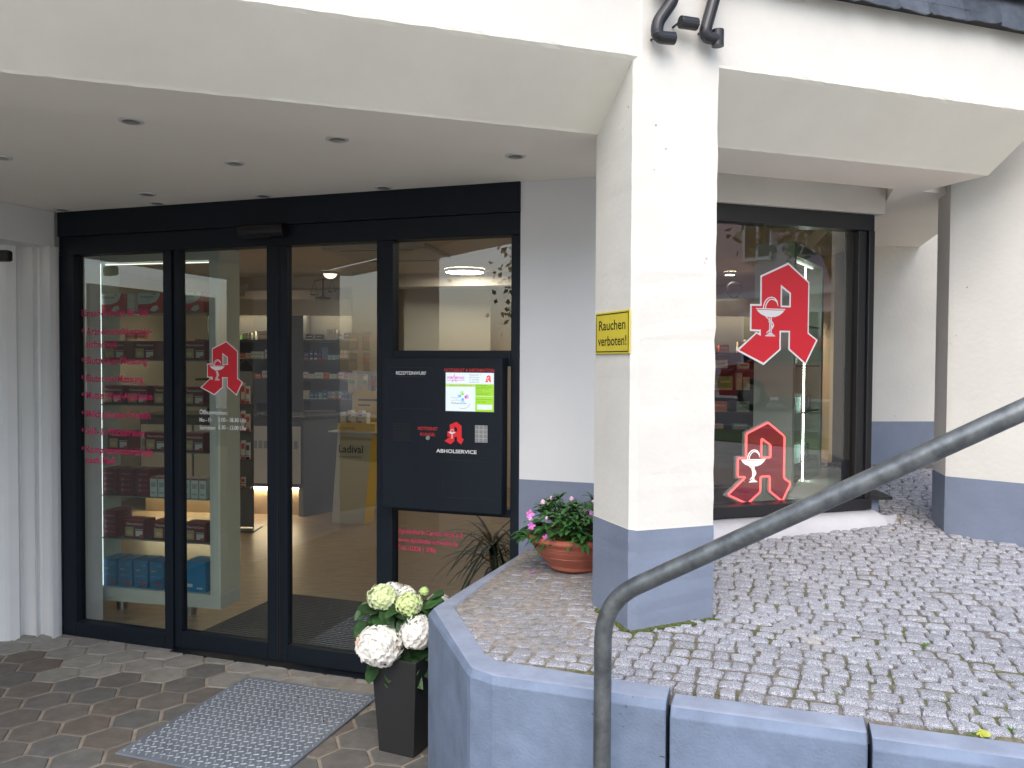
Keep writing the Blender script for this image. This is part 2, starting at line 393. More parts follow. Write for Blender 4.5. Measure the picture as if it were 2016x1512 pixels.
pp = [(2.055, 3.885), (2.070, 3.868), (2.290, 3.650), (2.55, 3.90), (2.40, 4.18), (2.118, 4.12)]
b = MB()
for (z0, z1, m_, g) in ((.55, 1.072, 1, .003), (1.072, 3.05, 0, 0)):
    cxx, cyy = 2.3, 3.92
    b.prism([(p[0] + (g if p[0] > cxx else -g), p[1] + (g if p[1] > cyy else -g)) for p in pp], z0, z1, m_)
b.build("pillar", [CREAM, BLUE], bld)

# --- plain walls: white wall right of the entrance, corner, wall at the back of the passage, left side wall
sR, _z = EN.on(1023.5, 700)
ncorner = None
b = MB()
# intersection of entrance plane and window plane
den = EN.d.x * WI.d.y - EN.d.y * WI.d.x
dx, dy = WI.o.x - EN.o.x, WI.o.y - EN.o.y
sc = (dx * WI.d.y - dy * WI.d.x) / den; CORN = EN.P(sc, 0, 0)
sw0 = (CORN - WI.o).dot(WI.d)
for (z0, z1, m_, g) in ((-.1, 1.048, 1, .0025), (1.048, 2.4445, 0, 0)):
    b.prism([EN.P(sR, 0, g)[:2], EN.P(sc + g, 0, g)[:2], WI.P(sw0 + .35, 0, g)[:2], WI.P(sw0 + .35, 0, -.2)[:2], EN.P(sR, 0, -.2)[:2]], z0, z1, m_)
b.build("corner_wall", [WHITE, BLUE], bld)
b = MB()
for (z0, z1, m_, g) in ((.6, 1.2, 1, .003), (1.2, 3.3, 0, 0)):
    b.prism([(2.47, 5.735 - g), (3.9, 5.86 - g), (3.9, 6.1), (2.52, 6.03)], z0, z1, m_)
b.build("passage_wall", [CREAM, BLUE], bld)
# left side wall with the header of the neighbouring doorway and its stepped jamb
LW = Frame(-2.625, 4.735, 71.2)     # runs away from the camera; negative s comes towards it
b = MB(LW.M())
b.box(-1.75, 0.0, 2.245, 2.4445, -.25, 0.0); b.box(-3.1, -1.75, -.1, 2.4445, -.25, 0.0)
b.build("side_wall", WHITE, bld, bevel=.004)
b = MB()
jb = [G(122, 1250), G(121, 1250) + Vector((0, -.025, 0)), G(105, 1257), G(100, 1253), G(85, 1249), G(80, 1250), G(73, 1255), G(70, 1252), G(47, 1250), G(42, 1252), G(39, 1257), G(20, 1261), G(11, 1262), G(-8, 1262), G(-60, 1250), G(-60, 1225), G(100, 1225), G(122, 1242)]
jb = [(max(p.x, -3.1), p.y) for p in jb]
b.prism(jb, -.1, 2.245); b.build("door_jamb", WHITE, bld)
b = MB(LW.M()); b.box(-1.72, -.45, 0, 2.1, -.36, -.33); o = b.build("neighbour_door", mat("frosted_panel", (.42, .45, .43), .3), bld)
b = MB(); c0 = D(10, 504, 4.45)
b.box(c0.x - .075, c0.x + .034, c0.y - .03, c0.y + .02, c0.z - .03, c0.z + .03); b.build("door_sensor", RUBBER, bld, bevel=.012)

# --- entrance screen
T = .07
def eb(m_, x0, x1, z0, z1, o0=-T, o1=0.0): m_.box(x0, x1, z0, z1, o0, o1)
zt = 2.4455
s_l1 = EN.on(147, 800)[0]; s_p1 = EN.on(322, 800)[0]; s_p1b = EN.on(338, 800)[0]
s_c = EN.on(545.5, 900)[0]; s_m0 = EN.on(749.5, 600)[0]; s_m1 = EN.on(773, 600)[0]; s_r0 = EN.on(1006, 600)[0]
zh = EN.on(240, 497)[1]; zg0 = EN.on(240, 1243)[1]; zmid = EN.on(890, 690)[1]
b = MB(EN.M()); eb(b, 0, sR, 2.305, zt, -.12, .012); eb(b, 0, sR, zh, 2.3045, -.10, .0)
eb(b, 0, s_l1, 0, zh - .0005); eb(b, s_p1, s_p1b, 0, zh - .0005, -.10, 0)
eb(b, s_l1 + .0005, s_p1 - .0005, 0, .085); 
eb(b, s_m0, s_m1, 0, zh - .0005); eb(b, s_r0, sR - .0005, 0, zh - .0005)
eb(b, s_m1 + .0005, s_r0 - .0005, zmid - .075, zmid, -T, 0); eb(b, s_m1 + .0005, s_r0 - .0005, 0, .075)
eb(b, s_m1 + .0005, s_r0 - .0005, .86, .90, -T, 0)
b.box(s_p1b, s_m0, -.02, .004, -.14, .03)
b.build("entrance_frame", ANTH, bld, bevel=.003)
def pane(x0, x1, z0, z1, o, parent, name="glass_pane", fr=EN, m_=GLASS):
    p = MB(fr.M()); p.box(x0, x1, z0, z1, o - .006, o); return p.build(name, m_, parent)
p_left = pane(s_l1 + .001, s_p1 - .001, .086, zh - .001, -.04, bld)
p_up = pane(s_m1 + .001, s_r0 - .001, zmid + .001, zh - .001, -.04, bld)
p_low = pane(s_m1 + .001, s_r0 - .001, .076, .859, -.04, bld)
ztl = EN.on(450, 486)[1]
def leaf(x0, x1, g0, g1, label):
    l = MB(EN.M()); ob, ot = .105, .045
    l.box(x0, g0, .012, ztl + ot, -.062, -.012); l.box(g1, x1, .012, ztl + ot, -.062, -.012)
    l.box(g0 + .0004, g1 - .0004, .012, ob, -.062, -.012); l.box(g0 + .0004, g1 - .0004, ztl, ztl + ot, -.062, -.012)
    o = l.build("door_leaf", ANTH, bld, bevel=.003); o["label"] = label
    pane(g0 + .001, g1 - .001, ob + .001, ztl - .001, -.034, o)
    r_ = MB(EN.M()); r_.box(x1 - .006 if x1 < s_m0 - .2 else x0, x1 if x1 < s_m0 - .2 else x0 + .006, .02, ztl, -.0119, -.009); r_.build("edge_seal", RUBBER, o)
    return o
s_a0, s_a1 = EN.on(357, 800, -.02)[0], EN.on(527, 800, -.02)[0]
s_b0, s_b1 = EN.on(567, 800, -.02)[0], EN.on(747, 800, -.02)[0]
leafL = leaf(s_p1b + .004, s_c - .002, s_a0, s_a1, "sliding door leaf with the red pharmacy letter and opening hours")
leafR = leaf(s_c + .002, s_m0 - .001, s_b0, s_b1 - .012, "plain sliding door leaf beside the night service box")
# motion sensor over the doors
sx, szz = EN.on(527, 457); b = MB(EN.M(sx, szz, .012)); b.tube([(-.135, 0, .03), (.135, 0, .03)], .036, 20); b.box(-.12, .12, -.02, .02, 0, .03)
b.build("motion_sensor", mat("sensor_black", (.008, .008, .009), .25), bld, bevel=.004)
# lettering on the left pane
zz = lambda y: EN.on(230, y, -.04)[1]
rows = [("Unser Service für Sie", 161, 617, 291), ("• Arzneimitteltherapie-", 161, 653, 299), ("sicherheit", 169.5, 678, 231), ("• Blutzucker-Messung", 161, 710, 290), ("• Blutdruck-Messung", 161, 745, 283),
        ("• Mutter-Kind-Apotheke", 161, 778, 301), ("• Milchpumpen-Verleih", 161, 814, 297), ("• Still- & Wickelraum", 161, 848, 285), ("• Kompressionsstrümpfe", 161, 884, 302), ("nach Maß", 170, 905, 227)]
for (s_, px, py, px1) in rows:
    xa, za = EN.on(px, py, -.04); xb, _ = EN.on(px1, py, -.04)
    for w0, w1, t_s in (((0, 0, s_),) if not s_.startswith("•") else ((0, .016, "•"), (.034, 0, s_[2:]))):
        b = MB(EN.M(0, 0, -.0385)); add_text(b, t_s, xa + w0, za - .018, 0, .040 if t_s != "•" else .05, width=(w1 or xb - xa - w0), bold=.055)
        b.build("lettering_line" if t_s != "•" else "bullet_point", PINK, p_left)
# lettering under the box
b = MB(EN.M(0, 0, -.0385))
for (s_, py, px1) in (("Apothekerin Carstin Gayk e.K.", 1044, 914), ("www.apotheke-schwelm.de", 1061, 902), ("Tel.: 02336 | 3086", 1077, 858)):
    xa, za = EN.on(784, py, -.04); xb, _ = EN.on(px1, py, -.04)
    b = MB(EN.M(0, 0, -.0385)); add_text(b, s_, xa, za - .012, 0, .024, width=xb - xa, bold=.03); b.build("lettering_line", PINK, p_low)
# emblem and hours on the left leaf
ex, ez = EN.on(436, 725, -.034); eh = abs(EN.on(436, 671, -.034)[1] - EN.on(436, 778, -.034)[1])
b = MB(EN.M(0, 0, -.033)); emblem(b, ex, ez, eh, 0.0); b.build("pharmacy_emblem", [WHT, RED, WHT], leafL)
b = MB(EN.M(0, 0, -.033))
for (s_, px, py, px1) in (("Öffnungszeiten:", 393, 811, 448), ("Mo - Fr", 393, 826, 417), ("8.00 - 18.30 Uhr", 430, 826, 486), ("Samstag", 393, 841, 424), ("8.30 - 13.00 Uhr", 430, 841, 486)):
    xa, za = EN.on(px, py, -.034); xb, _ = EN.on(px1, py, -.034)
    b = MB(EN.M(0, 0, -.033)); add_text(b, s_, xa, za - .011, 0, .022, width=xb - xa, bold=.05); b.build("opening_hours_lettering", LETTER_W, leafL)

# --- shop window
w_r = WI.on(1718, 700)[0]; w_l = sw0 + .352
z_t, z_tg = 2.345, 2.265; z_bg, z_b = .925, .872
b = MB(WI.M())
b.box(w_l, w_r, z_tg, z_t, -.09, 0); b.box(w_l, w_r, z_b, z_bg, -.09, .012)
b.box(w_r - .035, w_r, z_bg + .0005, z_tg - .0005, -.09, 0.004); b.box(w_r - .085, w_r - .0355, z_bg + .0005, z_tg - .0005, -.06, -.012)
b.box(w_l, w_l + .05, z_bg + .0005, z_tg - .0005, -.06, -.012)
b.build("shop_window_frame", BLACK, bld, bevel=.003)
p_win = pane(w_l + .051, w_r - .086, z_bg + .001, z_tg - .001, -.035, bld, fr=WI, m_=GLASS_W)
b = MB(WI.M()); b.box(sw0 + .2, WI.on(1737, 400)[0], z_t + .001, 2.486, -.12, .025); b.build("window_lintel", CREAM, bld, bevel=.004)
ex, ez = WI.on(1531.5, 617.5, -.035); eh = abs(WI.on(1531, 516, -.035)[1] - WI.on(1531, 719, -.035)[1])
b = MB(WI.M(0, 0, -.034)); emblem(b, ex, ez, eh, 0.0); b.build("pharmacy_emblem", [WHT, RED, WHT], p_win)
# wall below the window, its mortar fillet, sill end
def hgt(x, y):
    t = max(0, min(1, (x + .25) / .95)); t = t * t * (3 - 2 * t)
    n_ = (x + .05) * .317 + (y - 2.35) * .948; q = max(0, min(1, (x - .35) / .65)); q = q * q * (3 - 2 * q)
    return .689 - .015 * q * max(0, 1 - max(0, n_) / .5) + .054 * max(0, (x + .05) * .317 + (y - 2.35) * .948) * (.12 + .88 * t)
b = MB(WI.M()); b.box(w_l - .05, w_r - .01, .4, z_b - .001, -.2, -.01); b.build("window_plinth", BLUE, bld)
b = MB(); n = 16
for i in range(n):
    def sec(t):
        s_ = w_l - .02 + (w_r + .16 - w_l + .02) * t; wd = .10 * (1 - max(0, (t - .86) / .14) ** 2 * .9)
        q = WI.P(s_, 0, 0); zb = hgt(q.x, q.y)
        top = max(zb + .008, z_b - .004) if t < .93 else zb + .02
        return [WI.P(s_, zb - .08, wd), WI.P(s_, zb + .012, wd), WI.P(s_, (top + zb + .02) / 2, wd * .5), WI.P(s_, top, .0), WI.P(s_, top - .02, -.012)]
    a, c = sec(i / n), sec((i + 1) / n); k = len(a)
    b.add([tuple(p) for p in a + c], [(j, k + j, k + j + 1, j + 1) for j in range(k - 1)])
b.build("mortar_fillet", mat("mortar", (.46, .46, .48), .8, var=.1, bump=.3, bscale=60), bld, smooth=True)
b = MB(); q = WI.P(w_r + .03, 0, -.05)
b.prism([(q.x - .03, q.y), (q.x + .07, q.y + .03), (q.x + .10, q.y + .20), (q.x, q.y + .25)], .80, .905, 0)
b.prism([(q.x - .04, q.y - .02), (q.x + .12, q.y - .015), (q.x + .14, q.y + .21), (q.x, q.y + .25)], .910, .925, 1)
b.build("window_sill", [BLUE, RUBBER], bld)
# side window of the corner
SW = Frame(w_r and WI.P(w_r, 0, -.09).x, WI.P(w_r, 0, -.09).y, 66.5)
b = MB(SW.M()); b.box(0, 1.62, z_b, z_b + .06, -.08, 0); b.box(0, 1.62, 2.27, z_t, -.08, 0)
for a in (0.0, .75, 1.56): b.box(a, a + .06, z_b + .0605, 2.2695, -.08, 0)
b.box(0, 1.62, .5, z_b - .001, -.08, -.003); b.box(0, 1.62, z_t + .001, 2.43, -.08, -.003)
b.build("side_window_frame", BLACK, bld, bevel=.003)
b = MB(SW.M()); b.box(.061, .749, z_b + .061, 2.269, -.05, -.03); b.box(.811, 1.559, z_b + .061, 2.269, -.05, -.03); b.build("pane_blackout", mat("reflection_backing_grey", (.09, .09, .095), .6), bld)  # added dark panels in place of panes, so the window reflections dominate
b = MB(SW.M()); b.box(.0, 1.6, z_b - .02, z_b + .02, -.34, -.081); b.build("inner_sill", WHITE, bld)

# --- interior shell
FLOOR_POLY = [EN.P(-.3, 0, -.14)[:2], EN.P(sc - .1, 0, -.21)[:2], WI.P(w_r - .1, 0, -.12)[:2], (2.45, 5.7), (3.4, 7), (3.4, 10.6), (-4.4, 10.6), (-4.4, 5.2)]
b = MB(); b.prism(FLOOR_POLY, -.05, .0); o = b.build("shop_floor", WOODF); struct(o)
b = MB(); b.prism(FLOOR_POLY, 2.58, 2.62); b.build("shop_ceiling", SHOPW, bld)
b = MB(); b.box(-4.4, 3.4, 10.45, 10.6, 0, 2.58); b.box(-4.5, -4.4, 5.0, 10.6, 0, 2.58); b.box(3.3, 3.4, 6.1, 10.45, 0, 2.58)
b.prism([(-4.0, 9.85), (.2, 8.95), (.2, 9.2), (-4.0, 10.1)], 2.44, 2.579)
b.build("inner_wall", SHOPW, bld)
b = MB(); b.prism([(2.40, 5.80), (3.3, 6.10), (3.3, 6.2), (2.40, 6.15)], 0, 2.579); b.build("darkened_inner_wall", mat("reflection_backing_grey", (.09, .09, .095), .6), bld)  # inner wall coloured dark so the shop window reflection shows over it
b = MB(); b.prism([EN.P(-2.0, 0, -.12)[:2], EN.P(0, 0, -.12)[:2], EN.P(0, 0, -.3)[:2], EN.P(-2.0, 0, -.3)[:2]], 0, 2.6)
b.prism([EN.P(0, 0, -.13)[:2], EN.P(sc - .1, 0, -.2)[:2], EN.P(sc - .1, 0, -.24)[:2], EN.P(0, 0, -.24)[:2]], 2.32, 2.6)
b.build("entrance_return", WHITE, bld)
b = MB(); g1_, g2_ = G(160, 1224), G(183, 1214); b.prism([(g1_.x, g1_.y), (g2_.x, g2_.y), (g2_.x - .12, g2_.y + .35), (g1_.x - .2, g1_.y + .3)], 0, 2.58); b.build("inner_return", mat("return_paint", (.22, .235, .22), .7), bld)
# ---------------------------------------------------------------- ground
def disp(n): return rnd.uniform(-n, n)
# hexagonal pavers
b = MB(); a1 = Vector((.1895, .0655)); a2 = Vector((-.0315, -.1925)); c0 = Vector((-2.018, 3.697)); joint = .016
dirs = [a1, -a1, a2, -a2, a1 + a2, -(a1 + a2)]
ang = math.atan2(a1.y, a1.x)
sidew = 0.2005 / math.sqrt(3)
rh = random.Random(11); joint_d = []
for i in range(-22, 24):
    for j in range(-8, 34):
        c = c0 + a1 * i + a2 * j
        if c.x < -4.2 or c.x > 3.0 or c.y < .2: continue
        dE = (Vector((c.x, c.y, 0)) - EN.o).dot(EN.n)
        if dE < -.12: continue
        if c.x > -.1 and c.y > 1.95: continue
        rr = sidew - joint * .50; film = dE < .38 + rh.uniform(-.1, .1) + .12 * math.sin(c.x * 5)
        g = rh.uniform(.9, 1.1); tint = rh.uniform(-.012, .012)
        col = (.235 * g, .225 * g, .20 * g) if film else ((.125 + tint) * g, .115 * g, (.102 - tint * .5) * g)
        if not film and rh.random() < .07: col = tuple(k * .62 for k in col)
        z = rh.uniform(-.0018, .0018); pts = []; top = []; tl = (rh.uniform(-.008, .008), rh.uniform(-.008, .008))
        for k in range(6):
            a = ang + math.pi / 6 + k * math.pi / 3; pts.append((c.x + rr * math.cos(a), c.y + rr * math.sin(a)))
        for (sc_, dz) in ((1.0, -.02), (1.0, -.0035), (.965, -.0003), (.92, 0)):
            top.append([(c.x + (p[0] - c.x) * sc_, c.y + (p[1] - c.y) * sc_, z + dz + (p[0] - c.x) * tl[0] + (p[1] - c.y) * tl[1]) for p in pts])
        vs = sum(top, []); fs = [tuple(range(18, 24))]
        for q in range(3): fs += [(q * 6 + k, q * 6 + (k + 1) % 6, q * 6 + 6 + (k + 1) % 6, q * 6 + 6 + k) for k in range(6)]
        b.add(vs, fs, 0, col)
PAVER = mat("concrete_paver", (1, 1, 1), .82, attr=True, var=.16, vscale=14, bump=.35, bscale=90)
struct(b.build("paving", PAVER))
JOINT = mat("sand_joint", (.27, .235, .185), .95, var=.25, vscale=10, bump=.6, bscale=150)
b = MB(); b.prism([(-4.3, -2.5), (3.0, -2.5), (3.0, 1.2), (.4, 2.2), (-.02, 2.5), (.1, 4.2), (-.0, 3.9), EN.P(0, 0, -.14)[:2], EN.P(-1.9, 0, -.14)[:2]], -.06, -.005)
struct(b.build("paving_bed", JOINT))

b = MB(); b.prism([(-4.3, -2.5), (3.0, -2.5), (3.0, .12), (-4.3, .12)], -.05, .0); struct(b.build("bounce_apron", mat("bounce_apron_pale", (.52, .50, .45), .85, var=.1, vscale=4, bump=.3, bscale=60)))  # pale slab out of view, added to bounce light up onto the soffit
# upper ground, verge, road
GRASSM = mat("grass_green", (.08, .13, .035), .9, var=.4, vscale=6, bump=.6, bscale=30)
ASPH = mat("asphalt", (.13, .13, .13), .85, var=.2, vscale=8, bump=.4, bscale=200)
b = MB()
b.prism([(1.5, -60), (60, -60), (60, 60), (2.7, 60), (2.7, 2.6), (3.1, 1.0), (3.1, -2.6), (1.5, -2.6)], .30, .655)
b.prism([(-60, -60), (1.5, -60), (1.5, -2.6), (-60, -2.6)], .30, .655)
struct(b.build("ground", mat("gravel_ground", (.52, .49, .43), .95, var=.2, vscale=3)))
b = MB(); b.prism([(3.6, -40), (4.9, -40), (8.9, 30), (7.6, 30)], .56, .667); struct(b.build("grass_verge", GRASSM))
b = MB(); b.prism([(5.1, -40), (12.5, -40), (16.5, 30), (9.1, 30)], .56, .66); struct(b.build("road", ASPH))
b = MB(); b.prism([(4.9, -40), (5.1, -40), (9.1, 30), (8.9, 30)], .56, .74); b.prism([(12.5, -40), (12.7, -40), (16.7, 30), (16.5, 30)], .56, .74)
struct(b.build("kerb", mat("kerb_stone", (.3, .29, .28), .8)))
b = MB(); b.prism([(-60, -2.6), (3.1, -2.6), (3.1, -3.6), (-60, -3.6)], -.1, lambda p: .0 if p[1] > -3 else .66); struct(b.build("grass_bank", GRASSM))
b = MB(); b.prism([(2.46, 2.2), (3.4, 1.4), (4.2, 4), (4.2, 30), (3.1, 30), (2.95, 6.5), (2.75, 4.4)], .5, .70)
struct(b.build("footpath", mat("path_brick", (.5, .42, .34), .85, var=.15, vscale=20)))
# concrete steps beside the handrail (they climb to the right, below the picture)
b = MB(EN.M()); 
ST = Frame(.55, 1.62, -18.4); b = MB(ST.M())
for i in range(4): b.box(i * .30, 2.3, i * .165 - .1, (i + 1) * .165, -.1 if False else -.42, 1.3)
b.build("steps", mat("step_concrete", (.3, .3, .3), .85, var=.1)); struct(bpy.data.objects["steps"])

# ---------------------------------------------------------------- planter wall blocks
def ring_wall(outer, inner, zt, name, label, top=0.022):
    b = MB(); n = len(outer); cent = [((o[0] + i[0]) / 2, (o[1] + i[1]) / 2) for o, i in zip(outer, inner)]
    def off(p, q, d): v = Vector((q[0] - p[0], q[1] - p[1])); v.normalize(); return (p[0] + v.x * d, p[1] + v.y * d)
    L_ = [[(*outer[k], -.1), (*outer[k], zt - top), (*off(outer[k], inner[k], top * .9), zt - .002), (*off(outer[k], inner[k], top * 1.5), zt), (*off(inner[k], outer[k], .010), zt), (*inner[k], zt - .010), (*inner[k], .3)] for k in range(n)]
    m = len(L_[0])
    vs = sum(L_, [])
    for k in range(n - 1):
        for j in range(m - 1):
            b.f.append(tuple([k * m + j, (k + 1) * m + j, (k + 1) * m + j + 1, k * m + j + 1])); b.mi.append(1 if 2 <= j <= 4 else 0); b.c.append((1, 1, 1))
    b.f.append(tuple(range(m))[::-1]); b.mi.append(0); b.c.append((1, 1, 1))
    b.f.append(tuple((n - 1) * m + j for j in range(m))); b.mi.append(0); b.c.append((1, 1, 1))
    b.v = [Vector(p) for p in vs]
    o = b.build(name, [CONC, CONC_TOP], bevel=.006); tag(o, label, "retaining wall", "grey blue planter wall blocks"); return o
def lerp(a, c, t): return (a[0] + (c[0] - a[0]) * t, a[1] + (c[1] - a[1]) * t)
O1 = [(.046, 3.945), (-.295, 3.035), (-.303, 3.005), (-.128, 2.425), (-.118, 2.405), (-.052, 2.349), (-.04, 2.343), (.417, 2.180)]
I1 = [(.100, 3.925), (-.200, 3.075), (-.207, 3.045), (-.080, 2.560), (-.075, 2.545), (-.047, 2.500), (-.035, 2.490), (.450, 2.292)]
ring_wall(O1, I1, .692, "retaining_wall", "grey blue painted wall block with the angled corner beside the flower pot")
uu = EN.d
def seg(p0, length, wd, zt, label):
    a = Vector((p0[0], p0[1], 0)); e = a + uu * length; n_ = Vector((-uu.y, uu.x, 0)) * wd
    ring_wall([(a.x, a.y), (e.x, e.y)], [((a + n_).x, (a + n_).y), ((e + n_).x, (e + n_).y)], zt, "retaining_wall", label)
seg((.425, 2.163), .484, .118, .682, "grey blue wall block between the two vertical joints")
seg((.892, 2.000), .62, .118, .674, "grey blue wall block cut off by the picture's lower right corner")
seg((1.486, 1.800), .6, .118, .670, "grey blue wall block furthest up the steps, past the other blocks")

# ---------------------------------------------------------------- cobbles
PAVE = [(-.047, 2.500), (.450, 2.292), (.455, 2.278), (.93, 2.12), (.935, 2.108), (1.55, 1.90), (2.1, 1.715), (2.47, 2.3), (2.47, 3.62), (2.78, 4.4), (2.98, 5.9), (1.7, 5.8), (1.8, 4.22), (.8, 3.84), (.5, 3.78), (.095, 3.955), (-.207, 3.050), (-.085, 2.560)]
def inside(x, y, P):
    r_ = False; n = len(P); j = n - 1
    for i in range(n):
        if (P[i][1] > y) != (P[j][1] > y) and x < (P[j][0] - P[i][0]) * (y - P[i][1]) / (P[j][1] - P[i][1]) + P[i][0]: r_ = not r_
        j = i
    return r_
def mort(x, y):     # how much the joints are filled with mortar (the rounded end by the flower bowl)
    d = math.hypot(x - .02, (y - 3.2) * .72) - .40 - .05 * math.sin(9 * x + 5 * y)
    return max(0.0, min(1.0, 1 - d / .16))
b = MB(); rc_ = random.Random(5); O = Vector((-.30, 2.42)); U = Vector((uu.x, uu.y)); N2 = Vector((-uu.y, uu.x))
v_ = .104; row = 0; ns = 0
while v_ < 3.9:
    depth = rc_.uniform(.049, .059); a = rc_.uniform(-.06, 0)
    while a < 3.3:
        wd = rc_.uniform(.052, .078)
        wob = .035 * math.sin(a * 2.1 + v_ * 1.3) + .02 * math.sin(a * 5 + 2 + v_ * 3) + .012 * math.sin(a * 11 + row)
        wob *= min(1, max(0, v_ - .1) / .4)
        c = O + U * (a + wd / 2) + N2 * (v_ + depth / 2 + wob)
        if inside(c.x, c.y, PAVE):
            mo = mort(c.x, c.y)
            hw, hd = wd / 2 - rc_.uniform(.0018, .0046), depth / 2 - rc_.uniform(.0016, .0040); rot = rc_.gauss(0, .045)
            zc = hgt(c.x, c.y) + rc_.uniform(-.0022, .0022) - mo * .0005; nn = 6
            g = rc_.uniform(.88, 1.10); br = .05 * mo * rc_.random(); g *= 1 - .12 * mo
            col = ((.345 + br * .3) * g, (.352 + br * .1) * g, (.372 - br * .3) * g)
            if rc_.random() < .0015: col = (.40, .34, .24)
            ca, sa = math.cos(rot), math.sin(rot); sk = [(rc_.uniform(-.0045, .0045), rc_.uniform(-.004, .004)) for _ in range(4)]
            tx, ty = rc_.gauss(0, .018), rc_.gauss(0, .018); vs = []; fs = []
            pr = [0, .08, .3, .7, .92, 1]
            for yi in range(nn):
                for xi in range(nn):
                    fx, fy = pr[xi], pr[yi]
                    x_ = (fx * 2 - 1) * hw; y_ = (fy * 2 - 1) * hd
                    w4 = ((1 - fx) * (1 - fy), fx * (1 - fy), fx * fy, (1 - fx) * fy)
                    x_ += sum(w4[k] * sk[k][0] for k in range(4)); y_ += sum(w4[k] * sk[k][1] for k in range(4))
                    ed = min(fx, 1 - fx, fy, 1 - fy); cr = (min(fx, 1 - fx) < .01) and (min(fy, 1 - fy) < .01)
                    dz = -.020 if ed < .01 else (-.0045 if ed < .1 else 0)
                    if ed < .01: dz = -.0065
                    if cr: x_ *= .92; y_ *= .90; dz = -.008
                    elif ed >= .01:
                        if ed < .1 and min(fx, 1 - fx) < .1 and min(fy, 1 - fy) < .1: dz = -.0034
                        else: dz = -.0010 if ed < .1 else 0
                    if ed < .01 or True: x_ += rc_.gauss(0, .0009); y_ += rc_.gauss(0, .0009)
                    zz_ = zc + dz + rc_.gauss(0, .0006) + x_ * tx + y_ * ty
                    X = c.x + U.x * (x_ * ca - y_ * sa) + N2.x * (x_ * sa + y_ * ca); Y = c.y + U.y * (x_ * ca - y_ * sa) + N2.y * (x_ * sa + y_ * ca)
                    vs.append((X, Y, zz_))
            for yi in range(nn - 1):
                for xi in range(nn - 1): fs.append((yi * nn + xi, yi * nn + xi + 1, (yi + 1) * nn + xi + 1, (yi + 1) * nn + xi))
            # skirt
            rim = [xi for xi in range(nn)] + [yi * nn + nn - 1 for yi in range(1, nn)] + [(nn - 1) * nn + xi for xi in range(nn - 2, -1, -1)] + [yi * nn for yi in range(nn - 2, 0, -1)]
            b0 = len(vs); vs += [(vs[q][0], vs[q][1], zc - .035) for q in rim]; m_ = len(rim)
            fs += [(rim[k], b0 + k, b0 + (k + 1) % m_, rim[(k + 1) % m_]) for k in range(m_)]
            b.add(vs, fs, 0, col); ns += 1
        a += wd
    v_ += depth; row += 1
# granite
m = mat("granite_sett", (1, 1, 1), .9, attr=True, var=.30, vscale=150, bump=.35, bscale=170, spec=.2)
t = m.node_tree; bs = t.nodes["Principled BSDF"]
vo = _n(t, "ShaderNodeTexNoise"); vo.inputs["Scale"].default_value = 520; vo.inputs["Detail"].default_value = 1
tcn = [n for n in t.nodes if n.type == 'TEX_COORD'][0]; t.links.new(tcn.outputs["Object"], vo.inputs["Vector"])
rp = _n(t, "ShaderNodeValToRGB"); rp.color_ramp.elements[0].position = .40; rp.color_ramp.elements[0].color = (.42, .42, .45, 1); rp.color_ramp.elements[1].position = .60; rp.color_ramp.elements[1].color = (1.35, 1.35, 1.35, 1)
t.links.new(vo.outputs[0], rp.inputs[0]); old = bs.inputs["Base Color"].links[0].from_socket
mx = _n(t, "ShaderNodeMix", data_type='RGBA', blend_type='MULTIPLY'); mx.inputs[0].default_value = 1; t.links.new(old, mx.inputs[6]); t.links.new(rp.outputs[0], mx.inputs[7])
# pale mortar stains lying over some setts
sn = _n(t, "ShaderNodeTexNoise"); sn.inputs["Scale"].default_value = 2.3; sn.inputs["Detail"].default_value = 8; sn.inputs["Roughness"].default_value = .7; t.links.new(tcn.outputs["Object"], sn.inputs["Vector"])
sr = _n(t, "ShaderNodeMapRange"); sr.inputs[1].default_value = .60; sr.inputs[2].default_value = .70; sr.inputs[4].default_value = .65; t.links.new(sn.outputs[0], sr.inputs[0])
mx2 = _n(t, "ShaderNodeMix", data_type='RGBA'); t.links.new(sr.outputs[0], mx2.inputs[0]); t.links.new(mx.outputs[2], mx2.inputs[6]); mx2.inputs[7].default_value = (.46, .42, .37, 1)
t.links.new(mx2.outputs[2], bs.inputs["Base Color"])
struct(b.build("cobblestone_paving", m, smooth=False))
BEDP = [(-.05, 2.43), (.45, 2.24), (1.55, 1.82), (2.2, 1.6), (2.55, 2.3), (2.55, 3.62), (2.85, 4.4), (3.05, 5.95), (1.7, 5.9), (1.8, 4.15), (.8, 3.9), (.5, 3.82), (.08, 4.0), (-.26, 3.05), (-.12, 2.5)]
